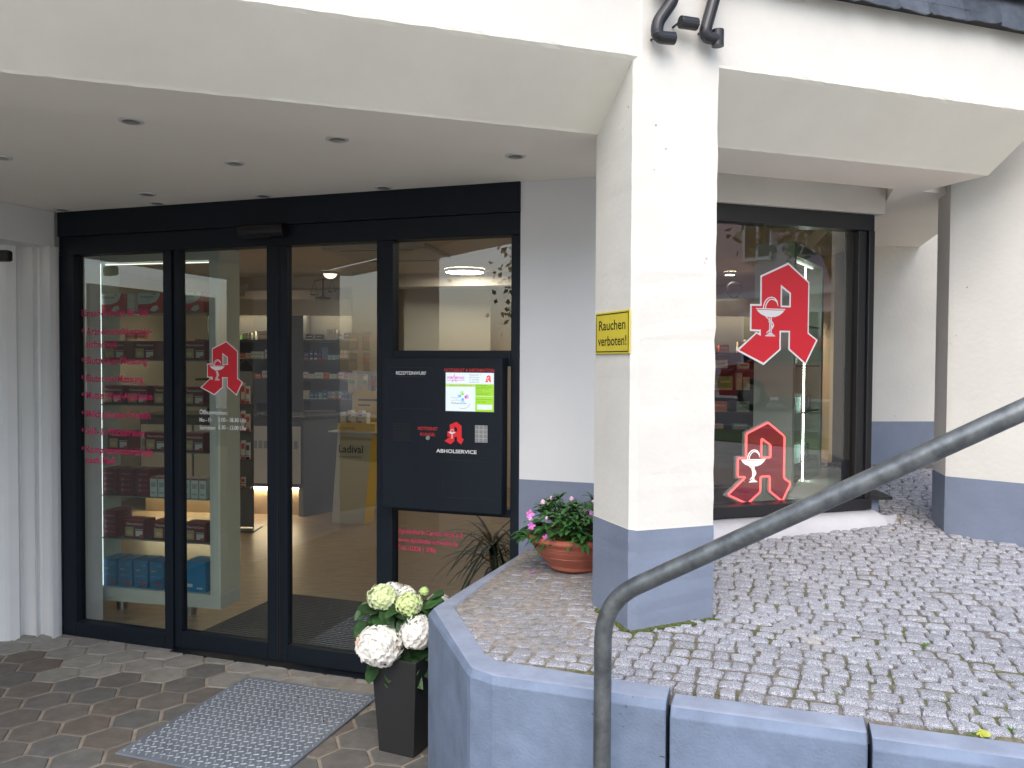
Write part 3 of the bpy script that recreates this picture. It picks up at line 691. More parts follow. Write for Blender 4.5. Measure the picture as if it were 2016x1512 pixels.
# bed between the stones: moss, sand, mortar
b = MB(); st = .022; nx, ny = 150, 205; idx = {}; vs = []; fs = []; cols = []
rb = random.Random(9)
import mathutils
nz = mathutils.noise
for j in range(ny):
    for i in range(nx):
        x, y = -.35 + i * st, 1.62 + j * st
        mo = mort(x, y); lump = nz.noise(Vector((x * 9, y * 9, 0))) + .5 * nz.noise(Vector((x * 31, y * 31, 3)))
        z = hgt(x, y) - .0085 * (1 - mo) + .0035 * lump * (1 - .6 * mo) - mo * .0022
        if not inside(x, y, PAVE): z -= .03
        idx[(i, j)] = len(vs); vs.append((x, y, z))
for j in range(ny - 1):
    for i in range(nx - 1):
        x, y = vs[idx[(i, j)]][:2]
        if not inside(x + st / 2, y + st / 2, BEDP): continue
        mo = mort(x, y); q = nz.noise(Vector((x * 4, y * 4, 7))) + .4 * nz.noise(Vector((x * 17, y * 17, 1)))
        ms = .8 * max(0, min(1, .40 + q * 1.7)) * max(0, 1 - max(0, ((x - 1.0) * .3 + (y - 2.9)) * 1.1))
        moss = (.10, .105, .03); dirt = (.165, .145, .12); c = tuple(moss[k] * ms + dirt[k] * (1 - ms) for k in range(3))
        nk = max(0, min(1, .5 + 1.2 * nz.noise(Vector((x * 6, y * 6, 2))))); mc = (.235 + .05 * nk, .225 + .03 * nk, .215 + .01 * nk)
        c = tuple(c[k] * (1 - mo) + mc[k] * mo for k in range(3))
        fs.append(((idx[(i, j)], idx[(i + 1, j)], idx[(i + 1, j + 1)], idx[(i, j + 1)]), c))
b.v = [Vector(p) for p in vs]
for f_, c in fs: b.f.append(f_); b.mi.append(0); b.c.append(c)
struct(b.build("cobble_bed", mat("mossy_bed", (1, 1, 1), .95, attr=True, var=.35, vscale=40, bump=.8, bscale=140), smooth=True))

# ================================================================ THINGS OUTSIDE
# --- recessed ceiling spotlights
def spot_proto(loc, label):
    t_ = thing("ceiling_spotlight", label, "ceiling light", loc, "recessed canopy spotlights")
    b = MB(); b.lathe([(.030, -.002), (.033, -.005), (.042, -.004), (.0435, 0.0), (.042, .003)], loc, 32); b.build("ring", mat("lamp_ring", (.62, .61, .58), .45), t_, smooth=True)
    b = MB(); b.lathe([(.0, -.0025), (.026, -.0035), (.030, -.005)], loc, 24); b.build("lens", LENS, t_, smooth=True)
    return t_
spots = [((258, 238), "canopy spotlight at the beam edge, leftmost of the front row"), ((664, 274), "canopy spotlight at the beam edge, middle one of the front row"), ((1015, 307), "canopy spotlight close to the pillar, in front of the white wall"),
         ((462, 321), "canopy spotlight in the middle of the ceiling over the doors"), ((290, 382), "canopy spotlight in front of the left door leaf, third row"), ((172, 423), "canopy spotlight touching the door header at its left end"),
         ((362, 413), "canopy spotlight tight to the door header, above the left leaf"), ((568, 401), "canopy spotlight tight to the door header, above the right leaf"), ((794, 386), "canopy spotlight tight to the header, above the service box"), ((2, 310), "canopy spotlight half cut off by the left picture border")]
sp0 = None
for (p_, lab) in spots:
    q = G(p_[0], p_[1], 2.4445); dd_ = (q - EN.o).dot(EN.n)
    if dd_ < .075: q = q + EN.n * (.075 - dd_)
    if sp0 is None: sp0 = spot_proto(tuple(q), lab)
    else: copy_thing(sp0, tuple(q), label=lab)
copy_thing(sp0, tuple(G(1635, 358, 2.4845)), label="canopy spotlight over the shop window, right of the pillar")

# --- house number 2-4 in bent black tube
NUM = mat("black_tube", (.018, .018, .02), .32, bump=.05, bscale=60)
def tube_number(name, strokes, label, pin):
    q = FA.P(strokes[0][0][0], strokes[0][0][1], .03)
    t_ = thing(name, label, "house number", tuple(q), "black tube characters of the house number")
    b = MB()
    for st_ in strokes:
        pts = []
        for i, p in enumerate(st_):       # round the corners
            if 0 < i < len(st_) - 1:
                a, c = Vector(st_[i - 1]), Vector(st_[i + 1]); v = Vector(p); d0, d1 = (a - v), (c - v); k = min(.024, d0.length * .45, d1.length * .45)
                e0, e1 = v + d0.normalized() * k, v + d1.normalized() * k
                for t in (0, .25, .5, .75, 1): pts.append((1 - t) ** 2 * e0 + 2 * t * (1 - t) * v + t * t * e1)
            else: pts.append(Vector(p))
        b.tube([FA.P(p.x, p.y, .055) for p in pts], .0205, 16)
    b.build("tube", NUM, t_, smooth=False, bevel=.002)
    for p in pin: b = MB(); b.tube([FA.P(p[0], p[1], -.005), FA.P(p[0], p[1], .05)], .004, 8); b.build("fixing_pin", NUM, t_)
n1 = FA.on(1293, 74, .055); n2 = FA.on(1327, 76, .055); n3 = FA.on(1294, 45, .055); n4 = FA.on(1325, 5, .055)
tube_number("digit_two", [[(n1[0] + .004, n1[1] + .155), (n1[0] + .02, n1[1] + .19), (n2[0] - .01, n2[1] + .185), (n4[0] + .003, n4[1] + .012), (n3[0], n3[1]), (n1[0], n1[1] + .002), (n2[0], n2[1])]], "black tube digit 2 of the house number", [(n1[0] + .005, n1[1] + .01), (n4[0], n4[1] + .03)])
h1 = FA.on(1339, 43, .055); h2 = FA.on(1372, 48, .055)
tube_number("hyphen", [[h1, h2]], "short black tube hyphen between the two digits", [h1])
f1 = FA.on(1408, -10, .055); f2 = FA.on(1388, 62, .055); f3 = FA.on(1390, 72, .055); f4 = FA.on(1411, 80, .055)
tube_number("digit_four", [[(f1[0] + .01, f1[1] + .13), (f1[0], f1[1]), (f2[0], f2[1]), (f2[0] + .008, f2[1] - .018), (f4[0] + .012, f4[1] + .004)], [(f4[0] + .004, f4[1] + .035), (f4[0] + .004, f4[1] - .018)]], "black tube digit 4 at the right of the house number", [(f2[0] + .004, f2[1] + .01), (f1[0], f1[1] + .1)])

# --- no smoking sign on the pillar's side
PL = Frame(*PIL.P(0, 0, -.295)[:2], 19.0 - 90.0)
sa, za = PL.on(1175.5, 616, .001); sb, zb_ = PL.on(1243, 608, .001); _, zc1 = PL.on(1176, 698, .001); _, zc2 = PL.on(1243, 700, .001)
sb = min(sb, .283); zhi, zlo = (za + zb_) / 2 - .002, (zc1 + zc2) / 2 + .004
q = PL.P((sa + sb) / 2, (zhi + zlo) / 2, .004)
sg = thing("no_smoking_sign", "yellow rectangular sign with black border lettered Rauchen verboten on the pillar", "sign", tuple(q))
b = MB(PL.M()); b.box(sa, sb, zlo, zhi, .002, .006); b.build("plate", mat("sign_yellow", (.60, .50, .045), .45, var=.06, vscale=6), sg, bevel=.001)
b = MB(PL.M()); i_ = .006; t_ = .0035
for (x0, x1, y0, y1) in ((sa + i_, sb - i_, zhi - i_ - t_, zhi - i_), (sa + i_, sb - i_, zlo + i_, zlo + i_ + t_), (sa + i_, sa + i_ + t_, zlo + i_ + t_, zhi - i_ - t_), (sb - i_ - t_, sb - i_, zlo + i_ + t_, zhi - i_ - t_)):
    b.box(x0, x1, y0, y1, .0061, .0066)
W_ = sb - sa; H_ = zhi - zlo
add_text(b, "Rauchen", (sa + sb) / 2, zlo + H_ * .57, .0066, H_ * .235, width=W_ * .78, align='CENTER', bold=.02)
b.build("lettering", mat("sign_black", (.01, .01, .01), .5), sg); b = MB(PL.M())
add_text(b, "verboten!", (sa + sb) / 2, zlo + H_ * .20, .0066, H_ * .235, width=W_ * .84, align='CENTER', bold=.02)
b.build("lettering", mat("sign_black", (.01, .01, .01), .5), sg)

# --- night service box
ob_ = .085
bx0, bz0 = EN.on(752, 1000, ob_); bx1, bz1 = EN.on(988.5, 706, ob_); _, bzb = EN.on(988, 1012, ob_); _, bzt = EN.on(760, 703, ob_)
bz1 = (bz1 + bzt) / 2; bz0 = (bz0 + bzb) / 2
sbx = thing("night_service_box", "large dark metal service box with info screen, bell and keypad mounted beside the doors", "service box", tuple(EN.P((bx0 + bx1) / 2, bz0, 0)))
b = MB(EN.M()); b.box(bx0, bx1, bz0, bz1, .002, ob_); b.build("housing", ANTH, sbx, bevel=.003)
FB = Frame(*EN.P(0, 0, ob_ + .0005)[:2], -18.4)
def F_(px, py): return FB.on(px, py)
def flap(x0, y0, x1, y1, w_=.0018):
    (a, c), (e, g_) = F_(x0, y0), F_(x1, y1)
    m_ = MB(FB.M()); m_.box(a, e, c - w_, c, 0, .0012); m_.box(a, e, g_, g_ + w_, 0, .0012); m_.box(a, a + w_, g_ + w_, c - w_, 0, .0012); m_.box(e - w_, e, g_ + w_, c - w_, 0, .0012)
    return m_
SEAM = mat("panel_seam", (.006, .008, .011), .6)
m_ = flap(763, 723, 853, 806); m_.build("mail_flap", SEAM, sbx); m_ = flap(874, 905, 970, 985); m_.build("pickup_hatch", SEAM, sbx)
a, c = F_(781, 741); e, _q = F_(838, 741); m_ = MB(FB.M()); m_.box(a, e, c - .0035, c + .0025, 0, .0016); m_.build("letter_slot", RUBBER, sbx)
m_ = MB(FB.M())
for k in range(9):
    a, c = F_(774, 834 + 4 * k); e, _q = F_(809, 834 + 4 * k); m_.box(a, e, c - .0016, c + .0016, 0, .0013)
m_.build("speaker_grille", RUBBER, sbx)
m_ = MB(FB.M())
a, c = F_(780, 735); e, _q = F_(839, 735); add_text(m_, "REZEPTEINWURF", a, c - .006, .0008, .0165, width=e - a, bold=.012); m_.build("white_lettering", WHT, sbx); m_ = MB(FB.M())
a, c = F_(859, 890); e, _q = F_(938.5, 890); add_text(m_, "ABHOLSERVICE", a, c - .001, .0008, .0165, width=e - a, bold=.05)
m_.build("white_lettering", WHT, sbx)
m_ = MB(FB.M())
a, c = F_(875.5, 730); e, _q = F_(973, 730); add_text(m_, "NOTDIENST & INFORMATION", a, c - .004, .0008, .0155, width=e - a, bold=.02); m_.build("red_lettering", SIGN_RED_TXT, sbx); m_ = MB(FB.M())
a, c = F_(823, 845); e, _q = F_(862, 845); add_text(m_, "NOTDIENST", a, c - .003, .0008, .0155, width=e - a, bold=.012); m_.build("red_lettering", SIGN_RED_TXT, sbx); m_ = MB(FB.M())
a, c = F_(827.5, 856); e, _q = F_(857.5, 856); add_text(m_, "KLINGEL", a, c - .004, .0008, .0155, width=e - a, bold=.012)
m_.build("red_lettering", SIGN_RED_TXT, sbx)
a, c = F_(894, 852.5); m_ = MB(FB.M()); emblem(m_, a, c, .112, .0006, None); m_.build("pharmacy_emblem", [WHT, mat("emblem_red", (.70, .012, .02), .4), WHT], sbx)
a, c = F_(842.8, 862); m_ = MB(FB.M(a, c, 0)); m_.lathe([(.011, 0), (.011, .004), (.009, .006), (.006, .006), (.005, .004), (0, .004)], (0, 0, 0), 20); m_.build("bell_button", CHROME, sbx, smooth=False)
# keypad
(a, c), (e, g_) = F_(935.5, 837), F_(960, 872); m_ = MB(FB.M()); m_.box(a, e, g_, c, 0, .004); kp = m_.build("keypad", mat("keypad_metal", (.42, .43, .43), .4, metal=.6), sbx, bevel=.0015)
KEY = mat("key_face", (.05, .05, .055), .5); kk = 0
for r_ in range(4):
    for q_ in range(3):
        x_ = a + (e - a) * (q_ + .5) / 3; z_ = c - (c - g_) * (r_ + .5) / 4; m_ = MB(FB.M()); m_.box(x_ - .0062, x_ + .0062, z_ - .0065, z_ + .0065, .0041, .0055, 0)
        m_.box(x_ - .0046, x_ + .0046, z_ - .0048, z_ + .0048, .0056, .0062, 1); add_text(m_, "123456789*0#"[kk], x_, z_ - .003, .0063, .006, align='CENTER'); kk += 1
        m_.build("key", [KEY, mat("key_cap", (.36, .37, .37), .4, metal=.5)], kp)
# information screen
(a, c), (e, g_) = F_(878, 733.5), F_(972, 811); m_ = MB(FB.M()); W_, H_ = e - a, c - g_
X_ = lambda u_: a + W_ * u_
Z_ = lambda v__: c - H_ * v__
SCRW = mat("screen_white", (.4, .45, .48), .3, emit=(.72, .82, .88), es=.27); SCRG = mat("screen_green", (.2, .45, .02), .3, emit=(.33, .62, .02), es=.24); SCRG2 = mat("screen_pale_green", (.3, .45, .1), .3, emit=(.45, .62, .16), es=.25)
SCRP = mat("screen_magenta", (.3, .03, .2), .3, emit=(.5, .03, .35), es=.4); SCRB = mat("screen_blue", (.02, .2, .4), .3, emit=(.03, .30, .60), es=.4); SCRT = mat("screen_text", (.08, .09, .11), .4); SCRR = mat("screen_red", (.5, .02, .02), .3, emit=(.65, .03, .03), es=.4)
m_.box(a - .003, e + .003, g_ - .003, c + .003, 0, .0008, 6); m_.box(a, e, g_, c, .0009, .0015, 0)
m_.box(X_(0), X_(.62), Z_(.365), Z_(.29), .0016, .0020, 5); m_.box(X_(.62), X_(1), Z_(1), Z_(.29), .0016, .0020, 1)
m_.box(X_(.66), X_(.97), Z_(.945), Z_(.82), .0021, .0024, 0); m_.box(X_(.62), X_(1), Z_(.605), Z_(.595), .0021, .0024, 0)
add_text(m_, "STERN APOTHEKE", X_(.03), Z_(.172), .0018, .0095, width=W_ * .36, m=2, bold=.03)
m_.box(X_(.03), X_(.40), Z_(.115), Z_(.105), .0017, .0019, 2); m_.box(X_(.03), X_(.40), Z_(.205), Z_(.195), .0017, .0019, 2)
star = []
for k in range(10):
    rr = .021 if k % 2 == 0 else .008; star.append((X_(.18) + rr * math.sin(k * math.pi / 5), Z_(.15) + rr * 1.1 * math.cos(k * math.pi / 5)))
star_i = [((p[0] - X_(.18)) * .72 + X_(.18), (p[1] - Z_(.15)) * .72 + Z_(.15)) for p in star]
add_shape(m_, [star, star_i], .0017, 2)
for k, s_ in enumerate(("Wilhelmstraße 2 - 4", "58332 Schwelm", "Tel. 02336 3086", "Fax 02336 18275")): add_text(m_, s_, X_(.49), Z_(.07 + k * .062), .0017, .0055, width=W_ * (.21 if k else .24), m=6)
add_text(m_, "Mittwoch, den 29. Mai 2019 11:32 Uhr", X_(.08), Z_(.345), .0022, .0050, width=W_ * .48, m=6)
emblem(m_, X_(.885), Z_(.15), .036, .0015, None, 4, 0)
for k, (s_, y_, w2) in enumerate((("Unsere Öffnungszeiten", .335, .24), ("Montag - Freitag  8.00 - 18.30 Uhr", .375, .32), ("Samstag  8.30 - 13.00 Uhr", .42, .26), ("Hier zu uns", .48, .12), ("www.apotheke-schwelm.de", .53, .30), ("stern@apotheke-schwelm.de", .575, .26), ("Bitte die Notdienstklinik benutzen", .695, .32), ("und PIN bestätigen", .76, .2))):
    add_text(m_, s_, X_(.64), Z_(y_), .0022, .0050, width=W_ * w2, m=6)
add_text(m_, "Mutter", X_(.12), Z_(.67), .0018, .0085, width=W_ * .15, m=7); add_text(m_, "und Kind", X_(.12), Z_(.74), .0018, .0085, width=W_ * .20, m=7); add_text(m_, "Fachapotheke", X_(.12), Z_(.815), .0018, .0090, width=W_ * .32, m=6, bold=.01)
def hand(cx_, cz_, ang_, mi_, k_=1.0):
    fn = lambda p: (cx_ + k_ * (p[0] * math.cos(ang_) - p[1] * math.sin(ang_)), cz_ + k_ * (p[0] * math.sin(ang_) + p[1] * math.cos(ang_)))
    add_shape(m_, [[(-.005, -.004), (.005, -.004), (.006, .006), (-.006, .006)]], .0018, mi_, fn)
    for (bx_, aa, ll) in ((-.005, .42, .011), (-.002, .16, .014), (.0015, -.05, .014), (.0045, -.28, .012)):
        add_shape(m_, [band([(bx_, .004), (bx_ - math.sin(aa) * ll, .004 + math.cos(aa) * ll)], .0028)], .0018, mi_, fn)
    add_shape(m_, [band([(.005, -.001), (.012, .004)], .003)], .0018, mi_, fn)
hc = (X_(.36), Z_(.62)); hand(hc[0] - .002, hc[1] + .010, .2, 1); hand(hc[0] + .013, hc[1] - .001, -1.5, 2); hand(hc[0] - .012, hc[1] + .001, 1.35, 3, .8); hand(hc[0] + .001, hc[1] - .011, 3.0, 3, .85)
arc = [(X_(.36) + .034 * math.cos(t), Z_(.80) + .024 * math.sin(t)) for t in [R(-120 + 12 * k) for k in range(11)]]
add_shape(m_, [band(arc, .0014)], .0018, 6)
m_.build("info_screen", [SCRW, SCRG, SCRP, SCRB, SCRR, SCRG2, SCRT, mat("screen_grey", (.2, .22, .23), .4, emit=(.5, .55, .6), es=.2)], sbx)

# --- diamond plate
t0_, t1_ = G(487.5, 1332, .008), G(740, 1372, .008)
PD = Frame(t0_.x, t0_.y, -18.6); Mp = Matrix(((PD.d.x, PD.n.x, 0, PD.o.x), (PD.d.y, PD.n.y, 0, PD.o.y), (0, 0, 1, .006), (0, 0, 0, 1)))
wp, lp = .735, .86
pl = thing("diamond_plate", "grey galvanised diamond plate lying on the pavers before the doors", "metal plate", (t0_.x, t0_.y, 0))
b = MB(Mp); b.box(0, wp, 0, lp, -.004, .004); b.build("sheet", mat("plate_metal", (.20, .235, .28), .45, metal=.35, var=.12, vscale=5, bump=.05, bscale=200, rvar=.06), pl, bevel=.001)
b = MB(Mp); st_ = .0365; rw_ = .0205
for j in range(int(lp / rw_)):
    for i in range(-1, int(wp / st_) + 1):
        x_, y_ = (i + .5 + (.5 if j % 2 else 0) + .25 * (j // 2 % 2)) * st_, (j + .5) * rw_
        if x_ > wp - .012 or x_ < .012 or y_ > lp - .012 or y_ < .012: continue
        an = -R(27) if j % 2 else R(63)
        l_, w__, h_ = .0135, .0042, .0026; ca, sa_ = math.cos(an), math.sin(an)
        V = lambda lx, ly, lz: (x_ + lx * ca - ly * sa_, y_ + lx * sa_ + ly * ca, .004 + lz)
        b.add([V(-l_, 0, 0), V(0, -w__, 0), V(l_, 0, 0), V(0, w__, 0), V(-l_ * .55, 0, h_), V(l_ * .55, 0, h_), V(-l_ * .5, -w__ * .75, 0), V(l_ * .5, -w__ * .75, 0), V(-l_ * .5, w__ * .75, 0), V(l_ * .5, w__ * .75, 0)],
              [(0, 6, 4), (6, 1, 7, 5, 4), (7, 2, 5), (2, 9, 5), (9, 3, 8, 4, 5), (8, 0, 4)])
b.build("tread_pattern", mat("tread_glint", (.55, .60, .68), .28, metal=.7), pl)  # raised dashes get a lighter metal, the sky's glint put into the colour

# --- handrail
rdir = Vector((math.cos(R(-25)), math.sin(R(-25)), 0)); rp0 = Vector((.241, 2.13, 0))
q1 = D(1190, 1183, 2.13); zcor = q1.z
far = rp0 + rdir * ((.622 * 2.13 - .241) / (rdir.x - .622 * rdir.y)); zf = D(2016, 807, far.y).z
sl = (zf - zcor) / (far - rp0).length
tt = Vector((rdir.x, rdir.y, sl)).normalized(); cor = Vector((rp0.x, rp0.y, zcor)); rb_ = .105
pts = [Vector((rp0.x, rp0.y, .0)), Vector((rp0.x, rp0.y, .5))]; e0, e1 = cor - Vector((0, 0, rb_)), cor + tt * rb_
for k in range(11):
    t = k / 10; pts.append((1 - t) ** 2 * e0 + 2 * t * (1 - t) * cor + t * t * e1)
pts += [cor + tt * 1.0, cor + tt * 1.75]
hr = thing("handrail", "bent galvanised steel tube handrail rising along the planter wall", "handrail", (rp0.x, rp0.y, 0))
b = MB(); b.tube(pts, .0232, 28); b.build("rail_tube", GALV, hr, smooth=True)
b = MB(); pe = pts[-1] - tt * .1; b.tube([Vector((pe.x, pe.y, .5)), Vector((pe.x, pe.y, pe.z))], .0212, 20); b.build("post", GALV, hr, smooth=True)
b = MB(); b.lathe([(.0, .0), (.05, 0), (.05, .008), (.022, .009)], (rp0.x, rp0.y, 0), 24); b.build("foot_plate", GALV, hr)

# --- hydrangea in its tall pot
pc = G(814, 1494, 0); pl_ = G(746, 1478, 0)
dv = (pl_ - pc); dv.z = 0; wb = dv.length; dv.normalize(); dn = Vector((dv.y, -dv.x, 0)); dn = dn if dn.y > 0 else -dn
pot_c = pc + dv * wb / 2 + dn * wb / 2
ptg = thing("tall_planter", "tall tapered square black planter beside the angled wall", "planter", (pot_c.x, pot_c.y, 0))
HP = .40; topw = wb * 1.30
def sq(c, w_, z): return [tuple(c + dv * w_ / 2 * i + dn * w_ / 2 * j + Vector((0, 0, z))) for (i, j) in ((1, -1), (-1, -1), (-1, 1), (1, 1))]
b = MB(); r0_, r1_, r2_, r3_ = sq(pot_c, wb, .0), sq(pot_c, topw, HP), sq(pot_c, topw - .012, HP), sq(pot_c, topw - .03, HP - .05)
b.add(r0_ + r1_ + r2_ + r3_, [(0, 1, 2, 3)[::-1]] + [(k * 4 + i, k * 4 + (i + 1) % 4, k * 4 + 4 + (i + 1) % 4, k * 4 + 4 + i) for k in range(3) for i in range(4)])
b.build("pot", mat("black_planter", (.02, .021, .022), .45, bump=.05, bscale=300), ptg, bevel=.004)
b = MB(); b.add(r3_, [(0, 1, 2, 3)]); b.build("soil", mat("potting_soil", (.03, .02, .013), .95, bump=.8, bscale=90), ptg)
rf = random.Random(21)
def leaf_mesh(b, base, dir_, up_, ln, wd, droop=.35, m=0, col=None, fold=.25, seg=6, serr=0.0):
    dir_ = dir_.normalized(); side = dir_.cross(up_).normalized(); nrm = side.cross(dir_).normalized(); vs = []; fs = []
    for i in range(seg + 1):
        t = i / seg; w_ = wd * .5 * (math.sin(math.pi * min(1, t * .92 + .05)) ** .75) * (1 - t * .25) + (serr * (i % 2))
        if i == 0: w_ = wd * .06
        if i == seg: w_ = wd * .01
        p = base + dir_ * ln * t - Vector((0, 0, 1)) * droop * ln * t * t + nrm * 0
        vs += [tuple(p - side * w_ + nrm * fold * w_), tuple(p), tuple(p + side * w_ + nrm * fold * w_)]
    for i in range(seg):
        a = i * 3; fs += [(a, a + 1, a + 4, a + 3), (a + 1, a + 2, a + 5, a + 4)]
    b.add(vs, fs, m, col)
HL = mat("hydrangea_leaf", (1, 1, 1), .5, attr=True, var=.25, vscale=60, bump=.5, bscale=60, spec=.4)
hyd = thing("hydrangea", "white flowering hydrangea plant with dark green leaves in the tall black pot", "plant", (pot_c.x, pot_c.y, HP - .05))
Yp = pot_c.y
heads = [(747, 1271, .088, Yp - .09, 0), (822, 1246, .074, Yp - .07, 0), (752, 1176, .060, Yp - .0, .8), (805, 1189, .054, Yp - .03, .9), (835, 1164, .021, Yp + .02, 1.0), (862, 1190, .050, Yp + .07, .1), (775, 1165, .045, Yp + .07, 0), (797, 1172, .045, Yp + .06, 0)]
FLR = mat("hydrangea_petal", (1, 1, 1), .7, attr=True, var=.05, vscale=40)
stems = MB()
for (px, py, r_, Y, gr) in heads:
    c = D(px, py, Y); b = MB(); nfl = int(95 * (r_ / .085) ** 1.4) + 14
    b.lathe([(0, -r_ * .8), (r_ * .66, -r_ * .6), (r_ * .92, 0), (r_ * .66, r_ * .6), (0, r_ * .86)], tuple(c), 14, 0, (.70 * (1 - .3 * gr), .70, .60 * (1 - .6 * gr)))
    for k in range(nfl):
        z = 1 - 1.75 * (k + .5) / nfl; th = k * 2.39996; rr = math.sqrt(max(0, 1 - z * z))
        d = Vector((rr * math.cos(th), rr * math.sin(th), z)); p = c + Vector((d.x * r_, d.y * r_, d.z * r_ * .88)) * rf.uniform(.93, 1.05)
        d = (d + Vector((rf.gauss(0, .16), rf.gauss(0, .16), rf.gauss(0, .16)))).normalized(); s1 = d.orthogonal().normalized(); s1.rotate(Matrix.Rotation(rf.uniform(0, 6.28), 3, d)); s2 = d.cross(s1)
        fl = r_ * .24 * rf.uniform(.85, 1.2) if r_ > .06 else r_ * .25 * rf.uniform(.8, 1.1)
        gg = gr * max(0, min(1, .5 - d.y * .8 + d.z * .3 + rf.uniform(-.35, .2))) if gr else 0
        cc = [.80, .79, .73]; gc = [.56, .68, .26]; cc = [cc[q] * (1 - gg) + gc[q] * gg for q in range(3)]
        if not gr and rf.random() < .03 and px < 760: cc = [.72, .52, .42]
        g = rf.uniform(.88, 1.05); cc = tuple(min(.86, v * g) for v in cc)
        for q in range(4):
            a = q * math.pi / 2; ax = s1 * math.cos(a) + s2 * math.sin(a); ay = d.cross(ax)
            P = [p - d * fl * .1, p + ax * fl * .45 - ay * fl * .48 + d * fl * .12, p + ax * fl * 1.0 - ay * fl * .30 + d * fl * .05, p + ax * fl * 1.08 + d * fl * -.04, p + ax * fl * 1.0 + ay * fl * .30 + d * fl * .05, p + ax * fl * .45 + ay * fl * .48 + d * fl * .12, p + ax * fl * .6 + d * fl * .05]
            b.add([tuple(v) for v in P], [(0, 1, 6), (1, 2, 6), (2, 3, 6), (3, 4, 6), (4, 5, 6), (5, 0, 6)], 0, cc)
    b.build("flower_head", FLR, hyd)
    base = pot_c + Vector((rf.uniform(-.03, .03), rf.uniform(-.03, .03), HP - .06)); stems.tube([base, (base + c) / 2 + Vector((0, 0, .02)), c - Vector((0, 0, r_ * .5))], .0045, 6)
stems.build("stem", mat("green_stem", (.07, .11, .03), .6), hyd)
b = MB()
lv = [(735, 1185, 700, 1215), (745, 1200, 705, 1195), (760, 1195, 765, 1240), (785, 1205, 770, 1245), (800, 1210, 790, 1260), (770, 1230, 750, 1215), (830, 1185, 850, 1205), (835, 1195, 875, 1180), (850, 1175, 872, 1165),
      (780, 1290, 830, 1345), (800, 1270, 835, 1300), (815, 1290, 835, 1330), (790, 1300, 815, 1345), (745, 1310, 725, 1340), (735, 1300, 735, 1335), (770, 1310, 765, 1340), (820, 1280, 850, 1330), (760, 1300, 780, 1330), (720, 1225, 700, 1250), (740, 1225, 715, 1250),
      (790, 1225, 805, 1215), (810, 1215, 840, 1225), (770, 1190, 795, 1215), (755, 1215, 735, 1225), (785, 1245, 780, 1290), (795, 1250, 810, 1275), (840, 1205, 860, 1230), (825, 1210, 835, 1250), (775, 1265, 800, 1300)]
for (x0, y0, x1, y1) in lv:
    for rep in range(2):
        ya = Yp + rf.uniform(-.06, .05); A_ = D(x0 + rf.uniform(-6, 6) * rep, y0 + rf.uniform(-6, 6) * rep, ya + .02); B_ = D(x1 + rf.uniform(-10, 10) * rep, y1 + rf.uniform(-8, 8) * rep, ya - rf.uniform(.02, .07))
        g = rf.uniform(.6, 1.35); dd = B_ - A_
        if dd.length < .07: dd = dd.normalized() * .07
        leaf_mesh(b, A_, dd, Vector((rf.uniform(-.3, .3), -.6, .8)), dd.length * 1.05, min(.075, dd.length * .72) * rf.uniform(.85, 1.1), .12, 0, (.028 * g, .075 * g, .022 * g), fold=.22, seg=9, serr=.0018)
for k in range(26):
    a = rf.uniform(0, 6.28); A_ = pot_c + Vector((0, 0, HP + rf.uniform(-.02, .22))); dd = Vector((math.cos(a), math.sin(a), rf.uniform(-.1, .5))); g = rf.uniform(.5, 1.2)
    leaf_mesh(b, A_ + dd * .03, dd, Vector((0, 0, 1)), rf.uniform(.08, .12), rf.uniform(.05, .07), .4, 0, (.028 * g, .075 * g, .022 * g), seg=9, serr=.0018)
b.build("foliage", HL, hyd)

# --- terracotta bowl with impatiens
bc = Vector((.275, 3.48, hgt(.275, 3.48) + .003))
bw = thing("flower_bowl", "round terracotta coloured plastic bowl standing on the cobbles behind the pillar", "flower pot", tuple(bc))
TER = mat("terracotta_plastic", (.37, .105, .062), .45, var=.08, vscale=6, bump=.04, bscale=200)
b = MB(); prf = [(0, 0), (.095, 0), (.105, .008), (.108, .02), (.135, .05), (.160, .085), (.172, .118), (.186, .120), (.190, .128), (.189, .142), (.182, .145), (.176, .138), (.165, .118), (.0, .116)]
prf = [(r_ * 1.12, z_ * 1.04) for (r_, z_) in prf]; b.lathe(prf, tuple(bc), 56); b.build("bowl", TER, bw, smooth=False, bevel=0)
for z_, r_ in ((.060, .1432), (.10, .167)):
    b = MB(); b.lathe([(r_ * 1.12, z_ * 1.04 - .0022), (r_ * 1.12 + .0022, z_ * 1.04), (r_ * 1.12 + .001, z_ * 1.04 + .002)], tuple(bc), 56); b.build("groove_ring", TER, bw, smooth=True)
b = MB(); b.lathe([(0, .120), (.17, .121)], tuple(bc), 24); b.build("soil", mat("potting_soil", (.03, .02, .013)), bw)
imp = thing("impatiens", "bushy impatiens with pink and violet blossoms growing in the terracotta bowl", "plant", tuple(bc + Vector((0, 0, .12))))
IL = mat("impatiens_leaf", (1, 1, 1), .38, attr=True, var=.2, vscale=50, spec=.5)
b = MB(); bs_ = MB()
